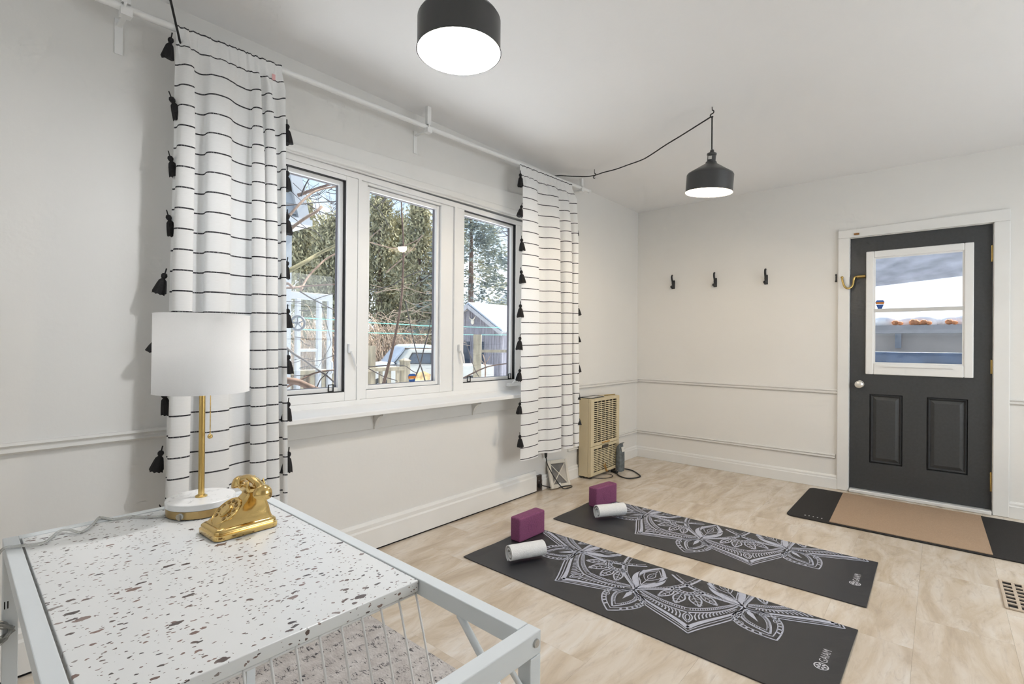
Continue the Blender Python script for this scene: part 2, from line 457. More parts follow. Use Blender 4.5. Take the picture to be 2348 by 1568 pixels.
WY0, WY1, WZ0, WZ1 = .83, 3.0, .80, 2.13          # big window opening in the left wall
def wall_with_hole(name, axis, t0, t1, a0, a1, h0, h1, hz0, hz1, m, label):
    mb = MB()
    def bx(p0, p1, z0, z1):
        if axis == 0: mb.box(t0, t1, p0, p1, z0, z1)
        else: mb.box(p0, p1, t0, t1, z0, z1)
    bx(a0, h0, 0, H); bx(h1, a1, 0, H)
    if hz0 > 0: bx(h0, h1, 0, hz0)
    bx(h0, h1, hz1, H)
    return build(mb, name, m, kind=S, label=label)
wall_with_hole('wall_left', 0, -.15, 0, YB - .15, D + .15, WY0, WY1, WZ0, WZ1, 'wall_paint_left_dimmed', 'off white left wall holding the wide window')
DX0, DX1, DZ1 = 1.872, 2.736, 2.066
wall_with_hole('wall_far', 1, D, D + .15, 0, XR, DX0, DX1, 0, DZ1, 'wall_paint', 'off white far wall with the charcoal door')
wall_with_hole('wall_right', 0, XR, XR + .15, YB - .15, D + .15, 1.55, 4.25, .7, 2.2, 'wall_paint', 'off white right wall')
wall_with_hole('wall_back', 1, YB - .15, YB, 0, XR, .65, 3.15, .7, 2.2, 'wall_paint', 'off white back wall')
for nm, ax, t, a0, a1 in (('added_window_right', 0, XR, 1.55, 4.25), ('added_window_back', 1, YB - .09, .65, 3.15)):  # unseen frames added around the fill lights
    mb = MB().frame(ax, t, t + .09, a0, a1, .7, 2.2, .06)
    mid = (a0 + a1) / 2
    mb.box(t, t + .09, mid - .03, mid + .03, .7, 2.2) if ax == 0 else mb.box(mid - .03, mid + .03, t, t + .09, .7, 2.2)
    build(mb, nm, 'pvc_white', kind=S, label='added unseen window frame ' + ('in the right wall' if ax == 0 else 'in the back wall'))

build(MB().box(XR + .13, XR + .145, 1.55, 4.25, .7, 2.2), 'light_stop_panel', 'pvc_white', kind=S, label='white panel added to keep the sun out of the right wall opening')  # unseen panels added to shut the sun out of both made-up windows
build(MB().box(.65, 3.15, YB - .145, YB - .13, .7, 2.2), 'light_stop_panel', 'pvc_white', kind=S, label='white panel added to keep the sun out of the back wall opening')
# baseboards with a stepped cap
def board(name, axis, a0, a1, h, side, m='trim_white', lift=.0, label=None):
    """profile in (depth, z) extruded along the wall; side gives wall plane and direction"""
    t, s = side; pr = [(0, lift), (.020, lift), (.020, h * .72), (.015, h * .78), (.015, h * .9), (.008, h), (0, h)]
    mb = MB()
    if axis == 1:   # runs along y on a wall x = t
        poly = [(t + s * p, z) for p, z in pr]; n = len(poly)
        vs = [(p[0], a0, p[1]) for p in poly] + [(p[0], a1, p[1]) for p in poly]
    else:
        poly = [(t + s * p, z) for p, z in pr]; n = len(poly)
        vs = [(a0, p[0], p[1]) for p in poly] + [(a1, p[0], p[1]) for p in poly]
    mb.add(vs, [tuple(range(n)), tuple(range(2 * n - 1, n - 1, -1))] + [(i, n + i, n + (i + 1) % n, (i + 1) % n) for i in range(n)])
    return build(mb, name, m, kind=S, label=label)
build(MB().box(0, .012, YB, 3.15, .0005, .012), 'gap_shade', 'pit_black', kind=S, label='black strip standing for the shade in the gap under the left baseboard')  # shade of the gap painted as a black strip
board('baseboard_left', 1, YB, 3.15, .17, (0, 1), lift=.011, label='tall white baseboard under the wide window')
board('baseboard_corner', 1, 3.225, D - .02, .115, (0, 1), lift=.001, label='white baseboard behind the beige heater')
board('baseboard_far', 0, .0, DX0 - .07, .112, (D, -1), lift=.001, label='white baseboard left of the door')
board('baseboard_far_right', 0, DX1 + .075, XR, .112, (D, -1), lift=.001, label='white baseboard right of the door')
board('baseboard_right', 1, YB, D - .02, .17, (XR, -1), label='white baseboard on the right wall')
board('baseboard_back', 0, .0, XR, .17, (YB, 1), label='white baseboard on the back wall')
# chair rails and lower moulding
def moulding(name, axis, a0, a1, z, h, side, label):
    t, s = side
    pr = [(0, z - h / 2), (.012, z - h / 2), (.022, z - h * .30), (.012, z - h * .06), (.012, z + h * .06), (.022, z + h * .28), (.014, z + h / 2), (0, z + h / 2)]
    n = len(pr); mb = MB()
    f = (lambda p, a: (t + s * p[0], a, p[1])) if axis == 1 else (lambda p, a: (a, t + s * p[0], p[1]))
    mb.add([f(p, a0) for p in pr] + [f(p, a1) for p in pr], [tuple(range(n)), tuple(range(2 * n - 1, n - 1, -1))] + [(i, n + i, n + (i + 1) % n, (i + 1) % n) for i in range(n)])
    return build(mb, name, 'rail_paint', kind=S, label=label)
moulding('trim_2', 1, YB, .83, .800, .040, (0, 1), 'chair rail on the left wall beside the window curtain')
moulding('trim_3', 1, 3.0, D, .800, .040, (0, 1), 'chair rail on the left wall above the heater')
moulding('trim_4', 0, .0, DX0 - .07, .803, .038, (D, -1), 'chair rail on the far wall left of the door')
moulding('trim_5', 0, DX1 + .075, XR, .803, .038, (D, -1), 'chair rail right of the door')
moulding('trim_6', 1, 3.6, D, .267, .034, (0, 1), 'low moulding strip behind the heater')
moulding('trim_7', 0, .0, DX0 - .085, .267, .034, (D, -1), 'low moulding strip on the far wall')

# ------------------------------------------------------------------ big window
win = build(MB().frame(0, -.13, .0, WY0, WY1, WZ0 + .03, WZ1 - .02, (.045, .045, .03, .03)).box(-.13, .0, 1.545, 1.565, WZ0 + .06, WZ1 - .05).box(-.13, .0, 2.268, 2.288, WZ0 + .06, WZ1 - .05),
            'window_1', 'pvc_white', kind=S, label='wide three part white window in the left wall')
def wbuild(mb, name, m, parent=win, **k): return build(mb, name, m, parent, world=True, **k)
SASH = [(.875, 1.545, .927, 1.474), (1.565, 2.268, 1.612, 2.160), (2.288, 2.955, 2.358, 2.902)]
GZ0, GZ1 = .908, 2.055
for i, (a0, a1, g0, g1) in enumerate(SASH):
    fixed = i == 1
    zt = .012 * i
    sash = wbuild(MB().frame(0, -.075 if fixed else -.06, -.012 if fixed else -.004, a0, a1, WZ0 + .06, WZ1 - .05, (g0 - a0, a1 - g1, GZ0 - WZ0 - .06, WZ1 - .05 - GZ1 - zt)), 'sash', 'pvc_white', bevel=.003)
    if not fixed:
        wbuild(MB().frame(0, -.045, -.010, g0 - .001, g1 + .001, GZ0 - .001, GZ1 + zt + .001, .004), 'gasket', 'black_rubber', sash)
    wbuild(MB().frame(0, -.058, -.030, g0 + .003, g1 - .003, GZ0 + .003, GZ1 + zt - .003, .022), 'glazing_bead', 'pvc_white', sash, bevel=.002)
    wbuild(MB().frame(0, -.068, -.050, g0 + .02, g1 - .02, GZ0 + .02, GZ1 + zt - .02, .007), 'spacer', mat('spacer_grey', (.17, .16, .18), .5), sash)
    wbuild(MB().box(-.066, -.062, g0 + .008, g1 - .008, GZ0 + .008, GZ1 + zt - .008), 'pane', 'glass', sash)
# locking levers, crank and clips
for yy in (1.500, 2.318):
    hb = MB().obox((.006, yy, 1.145), (.016, .022, .05)).tube([(.016, yy, 1.13), (.024, yy + .012, 1.09), (.020, yy + .026, 1.045)], [.008, .008, .006], 8)
    wbuild(hb, 'lock_lever', 'pvc_white', bevel=.002)
wbuild(MB().obox((.012, 2.850, .872), (.034, .10, .022)).tube([(.024, 2.84, .882), (.040, 2.86, .91), (.030, 2.885, .955)], [.007, .007, .006], 8), 'crank', 'pvc_white', bevel=.004)
for yy in (1.405, 2.435, 2.865):
    wbuild(MB().frame(0, -.028, -.024, yy - .016, yy + .016, GZ0 + .004, GZ0 + .044, .005), 'screen_clip', 'black_rubber')
# sloped sill board, apron and two scrolled brackets
sill = MB().add([(-.0, WY0 - .06, .832), (.125, WY0 - .06, .808), (.125, WY0 - .06, .783), (0, WY0 - .06, .783), (-.0, 3.06, .832), (.125, 3.06, .808), (.125, 3.06, .783), (0, 3.06, .783)],
                [(0, 1, 2, 3), (7, 6, 5, 4), (0, 4, 5, 1), (1, 5, 6, 2), (2, 6, 7, 3), (3, 7, 4, 0)])
wbuild(sill, 'window_sill', 'pvc_white', bevel=.004)
wbuild(MB().box(0, .018, WY0 - .02, 3.03, .690, .783), 'apron', 'rail_paint', bevel=.003)
for yy in (1.655, 2.435):
    arc = [(.018, .690), (.018, .783), (.105, .783), (.105, .772)] + [(.105 - .078 * math.sin(a), .690 + .082 * math.cos(a)) for a in [i * math.pi / 16 for i in range(1, 9)]]
    wbuild(MB().prism(arc, 1, yy - .011, yy + .011), 'sill_bracket', 'rail_paint')
# head casing, slightly out of level like the old house
def slab(y0, y1, za0, za1, zb0, zb1, x0, x1):
    return MB().hexa([(x0, y0, za0), (x1, y0, za0), (x1, y1, zb0), (x0, y1, zb0), (x0, y0, za1), (x1, y0, za1), (x1, y1, zb1), (x0, y1, zb1)])
wbuild(slab(WY0 - .06, 3.06, 2.105, 2.205, 2.125, 2.315, 0, .016), 'head_casing', 'trim_white', bevel=.003)
wbuild(slab(WY0 - .07, 3.07, 2.113, 2.146, 2.136, 2.180, .0, .038), 'head_moulding', 'trim_white', bevel=.008, seg=3)
wbuild(MB().box(0, .016, WY0 - .07, WY0 + .02, .84, 2.11).box(0, .016, 2.985, 3.07, .84, 2.12), 'side_casing', 'trim_white', bevel=.003)
# shield sticker
def shield(name, c, axis, wd, ht, parent):
    # outline in (a, z)
    def poly(p, a, b): 
        return [(c[0 if axis == 1 else 1] + q[0] * wd, c[2] + q[1] * ht) for q in p]
    t = c[axis]
    lo, hi = (t, t + .0012)
    up_ = build(MB().prism(poly([(-.35, .5), (.35, .5), (.5, .30), (.44, .08), (-.44, .08), (-.5, .30)], 0, 0), axis, lo, hi), 'shield_sticker', 'sticker_blue', parent, world=True)
    build(MB().prism(poly([(-.47, .30), (.47, .30), (.44, .08), (-.44, .08)], 0, 0), axis, lo - .0006, hi + .0006), 'sticker_band', 'sticker_orange', up_, world=True)
    build(MB().prism(poly([(-.42, .03), (.42, .03), (.18, -.5), (-.18, -.5)], 0, 0), axis, lo, hi), 'sticker_base', 'sticker_blue', up_, world=True)
shield('s', (-.0610, 1.972, .948), 0, .062, .072, win)

# ------------------------------------------------------------------ door
door = thing('door_1', 'charcoal door with a white framed window in its upper half', 'door', (2.304, D, 0), kind=S)
def dbuild(mb, name, m, parent=door, **k): return build(mb, name, m, parent, world=True, **k)
dx0, dx1, dz0, dz1 = 1.884, 2.724, .030, 2.056
df, db = D + .015, D + .06
slabm = MB()
hx0, hx1, hz0, hz1 = 2.015, 2.60, .985, 1.91
slabm.box(dx0, hx0, df, db, dz0, dz1).box(hx1, dx1, df, db, dz0, dz1).box(hx0, hx1, df, db, hz1, dz1)
# lower part with two sunk panels
slabm.box(hx0, hx1, df, db, .80, hz0).box(hx0, hx1, df, db, dz0, .25)
slabm.box(2.225, 2.368, df, db, .25, .80)
slabm.box(hx0, 2.225, df + .014, db, .25, .80).box(2.368, hx1, df + .014, db, .25, .80)
dslab = dbuild(slabm, 'door_slab', 'charcoal_door')
for a, b in ((hx0, 2.225), (2.368, hx1)):
    p = MB(); o0, o1 = .010, .045
    rng = lambda i, yy: [(a + i, yy, .25 + i), (b - i, yy, .25 + i), (b - i, yy, .80 - i), (a + i, yy, .80 - i)]
    p.loft([rng(.001, df + .014), rng(.012, df + .001), rng(.022, df + .013), rng(.045, df + .002), ], caps=True)
    dbuild(p, 'raised_panel', 'charcoal_door', dslab)
wf = dbuild(MB().frame(1, df - .018, df + .012, 1.988, 2.627, .957, 1.938, (.052, .052, .088, .052)), 'window_frame', 'pvc_white', bevel=.006)
dbuild(MB().frame(1, df - .008, df + .004, 2.038, 2.577, 1.043, 1.888, .012), 'window_bead', 'pvc_white', wf)
dbuild(MB().box(2.04, 2.577, df - .012, df + .006, 1.450, 1.478), 'meeting_rail', mat('rail_grey', (.62, .62, .61), .4), wf)
dbuild(MB().box(2.10, 2.52, df - .030, df - .016, 1.020, 1.032), 'lift_lip', 'pvc_white', wf)
dbuild(MB().box(2.045, 2.572, df + .014, df + .018, 1.475, 1.885), 'pane', 'glass', wf)
dbuild(MB().box(2.045, 2.572, df + .006, df + .010, 1.048, 1.455), 'pane', 'glass', wf)
shield('s', (2.078, df + .0105, 1.510), 1, .058, .075, wf)
dbuild(MB().lathe([(.030, 0), (.030, .006), (.014, .010), (.013, .032), (.024, .040), (.030, .052), (.028, .064), (.016, .072), (.0001, .073)], (1.950, df, .874), 20, Matrix.Rotation(R(90), 3, 'X')), 'door_knob', 'chrome_white', smooth=40)
for z0, z1 in ((1.788, 1.905), (.992, 1.092), (.158, .295)):
    dbuild(MB().lathe([(.008, z0), (.008, z1)], (2.730, df - .006, 0), 10).box(2.716, 2.730, df - .003, df + .004, z0, z1), 'hinge', 'brass', smooth=40)
dbuild(MB().box(1.884, 2.724, D - .035, D + .075, .0005, .028), 'threshold', 'threshold_metal', bevel=.006)
# swing hook latch on the door and its catch on the wall
dbuild(MB().tube(smoothline([(1.985, df - .028, 1.742), (1.925, df - .03, 1.742), (1.910, df - .032, 1.725), (1.906, df - .036, 1.690), (1.895, df - .045, 1.660), (1.872, df - .055, 1.648), (1.850, df - .06, 1.665), (1.838, df - .06, 1.700), (1.832, df - .06, 1.735)], 5), [.011] * 5 + [.008] * 36, 8).ball((1.832, df - .06, 1.74), .011).box(1.93, 1.985, df - .022, df, 1.730, 1.754), 'latch_hook', 'brass', smooth=60)
dbuild(MB().box(1.910, 1.945, D - .03, D - .026, 2.078, 2.092), 'strike_plate', mat('strike_brown', (.35, .17, .05), .5, .5))
casing = build(MB().box(DX0 - .072, DX0 + .008, D - .022, D + .001, .001, 2.062).box(DX1 - .008, DX1 + .076, D - .022, D + .001, .001, 2.062)
      .hexa([(DX0 - .072, D - .022, 2.062), (DX1 + .076, D - .022, 2.062), (DX1 + .076, D + .001, 2.062), (DX0 - .072, D + .001, 2.062), (DX0 - .072, D - .022, 2.128), (DX1 + .076, D - .022, 2.146), (DX1 + .076, D + .001, 2.146), (DX0 - .072, D + .001, 2.128)]),
      'trim_8', 'trim_white', kind=S, label='white casing around the charcoal door', bevel=.005)
build(MB().box(DX0 - .002, DX0 + .010, D, D + .15, 0, DZ1).box(DX1 - .010, DX1 + .002, D, D + .15, 0, DZ1).box(DX0, DX1, D, D + .15, DZ1 - .008, DZ1 + .002), 'trim_9', 'trim_white', kind=S, label='white jamb of the charcoal door')
catch = build(MB().obox((1.786, D - .004, 1.742), (.010, .008, .062)).ball((1.786, D - .010, 1.768), .007).ball((1.786, D - .010, 1.716), .009), 'latch_catch', 'black_metal', label='small black latch catch screwed beside the door casing', cat='latch')

# ================================================================== CURTAINS
rod_l = lambda y: 2.418 + (y - .44) * .0262          # rod height along the wall
rodt = thing('curtain_rod', 'long white curtain rod above the wide window', 'curtain rod', (.125, 1.9, rod_l(1.9)))
def rb(mb, name, m='pvc_white', parent=rodt, **k): return build(mb, name, m, parent, world=True, **k)
rb(MB().tube([(.125, .05, rod_l(.05)), (.125, 2.0, rod_l(2.0)), (.125, 3.72, rod_l(3.72))], .0135, 12), 'rod', smooth=50)
rb(MB().lathe([(.016, 0), (.018, .012), (.012, .03), (.002, .034)], (.125, 3.715, rod_l(3.715)), 12, Matrix.Rotation(R(-90), 3, 'X')), 'end_cap', smooth=50)
for yy in (.478, 1.93, 3.60):
    z = rod_l(yy)
    br = rb(MB().box(0, .006, yy - .013, yy + .013, z - .125, z + .012).box(.0, .13, yy - .008, yy + .008, z - .020, z - .013)
            .tube([(.125, yy - .012, z - .018), (.142, yy - .010, z - .006), (.144, yy - .008, z + .012), (.13, yy, z + .02)], .005, 6), 'bracket', bevel=.001)
    rb(MB().box(.118, .140, yy - .018, yy + .010, z + .014, H).box(.112, .146, yy - .022, yy + .014, z - .034, z - .006), 'hanger_strap', 'pvc_white', br)

def tassel_mesh():
    mb = MB()
    mb.tube([(0, 0, .012), (0, 0, -.012)], .0025, 6)
    mb.lathe([(.003, -.008), (.0085, -.011), (.0115, -.019), (.0095, -.027), (.0060, -.031), (.0085, -.034)], (0, 0, 0), 10)
    k = 18
    prof = [(.0065, -.033), (.0125, -.040), (.0165, -.056), (.0205, -.076), (.0235, -.094)]
    rings = []
    rg = random.Random(3)
    for r_, z in prof:
        rings.append([Vector((r_ * (1 + (.10 if j % 2 else -.06)) * math.cos(2 * math.pi * j / k), r_ * (1 + (.10 if j % 2 else -.06)) * math.sin(2 * math.pi * j / k), z)) for j in range(k)])
    for p in rings[-1]: p.z += rg.uniform(-.006, .004)
    mb.loft(rings)
    return mb
TASSEL = None
def tassel(parent, p, tilt):
    global TASSEL
    lp = rootmat(parent).inverted() @ Vector(p)
    if TASSEL is None:
        o = build(tassel_mesh(), 'tassel', mat('tassel_black', (.012, .011, .012), .85, bump=.6, bscale=300), parent, smooth=50); TASSEL = o.data
    else:
        o = bpy.data.objects.new('tassel', TASSEL); COL.objects.link(o); o.parent = parent
    o.location = lp; o.rotation_euler = (tilt, rnd.uniform(-.1, .1), rnd.uniform(0, 3))
    s = rnd.uniform(.9, 1.08); o.scale = (s, s, s)

def curtain(label, ytop, ybot, ztop, zbot, pleats, amp, x0, seed, tz):
    """cloth sheet gathered on the rod; pleats = list of fold phases along the width (0..1 -> phase/pi)"""
    rg = random.Random(seed)
    root = thing('curtain', label, 'curtain', (x0, (ytop[0] + ytop[1]) / 2, zbot), group='striped window curtains with black tassels')
    NS, NZ = 150, 56
    ph = []
    def phase(s):
        for (a, pa), (b, pb) in zip(pleats[:-1], pleats[1:]):
            if a <= s <= b:
                t = (s - a) / (b - a); return pa + (pb - pa) * t
        return pleats[-1][1]
    gath = [rg.uniform(.7, 1.3) for _ in range(30)]
    mb = MB(); mb.uv = []
    def P(s, t):
        z = ztop(s) + (zbot - ztop(s)) * t
        yl = ytop[0] + (ybot[0] - ytop[0]) * t ** .8; yr = ytop[1] + (ybot[1] - ytop[1]) * t ** .8
        top = max(0., 1 - t / .10); soft = min(1., t / .22)
        p = phase(s) * math.pi
        g = math.sin(s * 2 * math.pi * 11 + 2. * math.sin(s * 9)) * gath[int(s * 29)]
        x = x0 + amp * (.35 + .65 * soft) * math.sin(p + .25 * t * math.sin(7 * s)) + .009 * top * g * (1 - .5 * soft) + .003 * math.sin(13 * s + 9 * t)
        y = yl + (yr - yl) * s - .022 * soft * math.sin(2 * p + .4) * (.5 + .5 * t) + .004 * top * math.cos(s * 70)
        if t < .018: x = .146 + .006 * g * .5
        elif t < .06: x = x + (.148 + .004 * g - x) * (1 - (t - .018) / .042)
        return (x, y, z - .004 * top * abs(g))
    for i in range(NZ + 1):
        t = i / NZ
        t = t ** 1.25 if t < .25 else t ** 1.0 * (1 - 0) + (t ** 1.25 - t) * max(0, (.5 - t) / .25 if t < .5 else 0)
        for j in range(NS + 1):
            s = j / NS; q = P(s, t); mb.v.append(q)
            mb.uv.append((s * 1.2, (ztop(s) - zbot) * t))
    for i in range(NZ):
        for j in range(NS):
            a = i * (NS + 1) + j; mb.f.append((a, a + 1, a + NS + 2, a + NS + 1))
    cloth = build(mb, 'cloth', 'curtain', root, world=True, smooth=True)
    for side, zs, tl in tz:
        for z in zs:
            t = (ztop(0) - z) / (ztop(0) - zbot); q = Vector(P(0. if side == 0 else 1., t))
            d = -1 if side == 0 else 1
            tassel(root, (q.x + (.006 if side == 0 else -.024), q.y + (-.016 if side == 0 else .017), q.z), R(tl) * d * -1 + rnd.uniform(-.1, .1))
    return root, P
cl = curtain('striped white linen curtain behind the white table lamp', (.628, 1.046), (.590, 1.088), lambda s: 2.430 + .016 * s, .335,
        [(0, -.35), (.12, .55), (.20, 1.5), (.36, 2.5), (.66, 3.6), (.74, 4.7), (.84, 6.5), (.92, 7.6), (1, 8.3)], .036, .166, 5,
        [(0, [2.372, 2.142, 1.912, 1.680, 1.450, 1.215, .985, .757, .53], 22), (1, [2.17, 1.955, 1.76, 1.545, 1.33, 1.12, .905, .68], -4)])
cr_ = curtain('striped white linen curtain beside the beige heater', (2.757, 3.425), (2.765, 3.478), lambda s: 2.468 + .018 * s, .345,
        [(0, .1), (.22, .7), (.36, 1.6), (.60, 2.5), (.70, 3.6), (.84, 4.6), (.90, 5.6), (1, 6.4)], .036, .170, 9,
        [(0, [2.40, 2.165, 1.93, 1.705, 1.465, 1.235, 1.005, .77, .54], 10), (1, [2.14, 1.50, 1.27, 1.04, .815, .60], 8)])
tg = Vector(cl[1](.90, .034))
build(MB().box(tg.x + .004, tg.x + .006, tg.y - .007, tg.y + .007, tg.z - .014, tg.z + .012), 'care_tag', 'pink_tag', cl[0], world=True)

# ================================================================== PENDANT LAMPS
def pendant(label, x, y, zb, tilt, watt, warm, sock_top):
    root = thing('pendant_lamp', label, 'pendant lamp', (x, y, zb), group='black metal pendant lamps')
    tm = Matrix.Rotation(tilt[0], 3, 'X') @ Matrix.Rotation(tilt[1], 3, 'Y')
    pv = Vector((0, 0, .22)); 
    def T(mb):
        mb.v = [tuple(pv + tm @ (Vector(p) - pv)) for p in mb.v]; return mb
    r = .131
    prof = [(r + .003, 0), (r, .004), (r, .100), (r - .006, .110), (.095, .128), (.060, .150), (.034, .166), (.030, .172)]
    inn = [(p[0] - .003, p[1] - .0015 if i else p[1]) for i, p in enumerate(prof)]
    k = 48
    sh = MB()
    sh.loft([[Vector((a * math.cos(2 * math.pi * j / k), a * math.sin(2 * math.pi * j / k), z)) for j in range(k)] for a, z in prof], caps=False)
    shade = build(T(sh), 'shade', 'pendant_black', root, smooth=30)
    ih = MB(); ih.loft([[Vector((a * math.cos(-2 * math.pi * j / k), a * math.sin(-2 * math.pi * j / k), z)) for j in range(k)] for a, z in inn], caps=False)
    build(T(ih), 'shade_lining', 'shade_inner', shade, smooth=30)
    sk = build(T(MB().lathe([(.031, .168), (.031, .176), (.024, .180), (.024, .214), (.027, .216), (.027, .226), (.013, .232), (.010, .246), (.004, .250)], k=20)), 'socket', 'pendant_black', root, smooth=35)
    build(T(MB().box(-.010, .010, -.0262, -.0235, .188, .206)), 'rating_label', 'paper', sk)
    build(T(MB().lathe([(.0135, .17), (.0135, .135), (.028, .105), (.036, .078), (.030, .052), (.014, .042), (.001, .040)], k=20)), 'bulb', 'bulb_warm' if warm else 'bulb_cool', root, smooth=True)
    ld = bpy.data.lights.new('pendant_glow', 'POINT'); ld.energy = watt; ld.shadow_soft_size = .04
    ld.color = (1, .80, .56) if warm else (.98, .98, 1)
    lo = bpy.data.objects.new('pendant_glow', ld); COL.objects.link(lo); lo.parent = root; lo.location = pv + tm @ (Vector((0, 0, .02)) - pv)
    return root, sk
p1, sk1 = pendant('black pendant lamp hanging above the desk, nearest the camera', 1.283, 1.090, 2.098, (0, 0), LAMP_W[0], False, 0)
p2, sk2 = pendant('black pendant lamp with warm glow hanging before the far wall', 1.420, 2.990, 2.078, (R(2), R(5)), LAMP_W[1], True, 0)
def s_hook(x, y, z0, parent):
    mb = MB().tube([(x, y, H), (x, y, z0 + .03)], .0022, 6)
    mb.tube([(x + .010 * math.cos(a), y, z0 + .018 + .010 * math.sin(a)) for a in [R(t) for t in range(90, -95, -20)]] , .0035, 6)
    mb.tube([(x - .010 * math.cos(a), y, z0 - .002 + .010 * math.sin(a)) for a in [R(t) for t in range(90, -135, -20)]], .0035, 6)
    return build(mb, 'ceiling_hook', 'black_metal', parent, world=True, smooth=60)
hz = 2.530
s_hook(1.420, 2.990, hz, p2); s_hook(1.283, 1.090, hz, p1)
build(MB().tube(smoothline([(1.420, 2.990, 2.324), (1.420, 2.990, 2.42), (1.420, 2.990, 2.523)], 4), .0042, 8), 'cord', 'black_rubber', p2, world=True, smooth=True)
build(MB().tube(smoothline([(1.283, 1.090, 2.342), (1.283, 1.090, 2.45), (1.283, 1.090, 2.523)], 4), .0042, 8), 'cord', 'black_rubber', p1, world=True, smooth=True)
sw = [onz(u, v, z) for u, v, z in [(1630, 268, 2.527), (1595, 290, 2.515), (1560, 312, 2.50), (1527, 332, 2.49), (1497, 352, 2.485), (1473, 366, 2.487), (1440, 378, 2.50), (1412, 388, 2.51), (1385, 395, 2.52), (1363, 402, 2.53)]]
sw2 = sw + [Vector(p) for p in [(.25, 3.46, 2.536), (.16, 3.39, 2.54), (.09, 3.30, 2.535), (.045, 3.25, 2.50), (.03, 3.24, 2.3), (.03, 3.24, 1.2), (.028, 3.25, .42)]]
build(MB().tube(smoothline(sw2, 5), .0042, 8), 'swag_cord', 'black_rubber', p2, world=True, smooth=True)
hk = sw[-1]; s_hook(hk.x, hk.y, hk.z - .012, p2)
# inline switch and floor end of the swag cord
build(MB().tube([(.028, 3.25, .44), (.030, 3.25, .325)], .0042, 8).lathe([(.005, -.035), (.011, -.024), (.0125, 0), (.011, .024), (.005, .035)], (.033, 3.252, .292), 12)
      .tube(smoothline([(.035, 3.253, .26), (.045, 3.262, .20), (.085, 3.30, .10), (.125, 3.335, .03), (.135, 3.37, .006), (.15, 3.44, .006), (.135, 3.475, .007), (.10, 3.44, .006), (.075, 3.31, .012), (.05, 3.225, .04), (.03, 3.195, .05)], 6), .004, 8), 'switch_cord', 'black_rubber', p2, world=True, smooth=60)
q0, q1 = onx(413, 99, .150), onx(391, 0, .27)
dq = (q1 - q0)
up_pts = [Vector((1.283, 1.090, 2.527)), Vector((1.05, .97, 2.50)), Vector((.75, .80, 2.49)), Vector((.50, .64, 2.52)), q0 + dq * 1.35, q1, q0 + dq * .5, q0, Vector((.075, q0.y + .04, q0.z - .09)), Vector((.05, q0.y + .05, 1.9)), Vector((.05, q0.y + .05, .4))]
build(MB().tube(smoothline(up_pts, 6), .0042, 8), 'swag_cord', 'black_rubber', p1, world=True, smooth=True)

# ================================================================== DESK
DZ = .74
desk = thing('desk', 'white metal frame desk with speckled terrazzo top and wire basket', 'desk', (.8795, .1115, 0), R(-1.15))
DW, DL = .528, 1.092        # depth (along y) and length (along x)
t_ = .025
def dk(mb, name, m='desk_metal', parent=desk, **k): return build(mb, name, m, parent, **k)
dk(MB().box(0, t_, t_, DW - t_, DZ - .03, DZ), 'back_rail', bevel=.0015)
dk(MB().box(0, DL - t_, 0, t_, DZ - .03, DZ), 'side_rail', bevel=.0015)
dk(MB().box(0, DL - t_ - .0008, DW - t_, DW, DZ - .03, DZ), 'side_rail', bevel=.0015)
fr_ = dk(MB().box(DL - t_, DL, .0, DW, DZ - .035, DZ), 'front_rail', bevel=.0015)
for yy in (.012, DW - .012):
    dk(MB().lathe([(.0065, 0), (.006, .0025), (.0025, .003)], (DL, yy, DZ - .016), 14, Matrix.Rotation(R(90), 3, 'Y')).lathe([(.0024, .0), (.0024, .0032)], (DL, yy, DZ - .016), 6, Matrix.Rotation(R(90), 3, 'Y')), 'bolt', 'bolt_steel', fr_, smooth=30)
for xx in (0, DL - t_):
    for yy in (0, DW - t_):
        lg_ = dk(MB().box(xx, xx + t_, yy, yy + t_, 0, DZ - (.036 if xx else .0305)), 'leg', bevel=.0015)
        if xx == 0 and yy == 0:
            for q in (.0035, .0085): dk(MB().box(t_ - .0005, t_ + .0004, q - .001, q + .001, .592, .608), 'slot', 'pit_black', lg_)
for yy in (t_ / 2, DW - t_ / 2):
    dk(MB().box(t_, DL - t_, yy - .008, yy + .008, .10, .118), 'stretcher')
dk(MB().tube([(DL - .165, DW - .018, DZ - .030), (DL - .014, DW - .018, DZ - .165)], .0065, 8), 'brace', smooth=60)
dk(MB().tube([(DL - .165, .018, DZ - .030), (DL - .014, .018, DZ - .165)], .0065, 8), 'brace', smooth=60)
dk(MB().tube([(DL - .012, DW - .060, DZ - .034), (DL - .012, DW - .012, DZ - .11)], .0045, 8), 'brace', smooth=60)
SLX = .825
dk(MB().box(t_ + .003, SLX, t_ + .004, DW - t_ - .003, DZ - .021, DZ - .0008), 'terrazzo_top', 'terrazzo', bevel=.0012)
bk = dk(MB().tube([(SLX - .008, t_ + .03, DZ - .027), (SLX - .008, DW - t_ - .004, DZ - .027)], .0026, 8), 'basket_rim', 'pvc_white', smooth=60)
dk(MB().tube([(SLX + .205, t_ + .03, DZ - .04), (SLX + .205, DW - t_ - .004, DZ - .04)], .0026, 8), 'basket_front_wire', 'pvc_white', bk, smooth=60)
dk(MB().tube([(SLX + .09, t_ + .03, .42), (SLX + .09, DW - t_ - .004, .42)], .0026, 8), 'basket_floor_wire', 'pvc_white', bk, smooth=60)
yy = DW - t_ - .0045
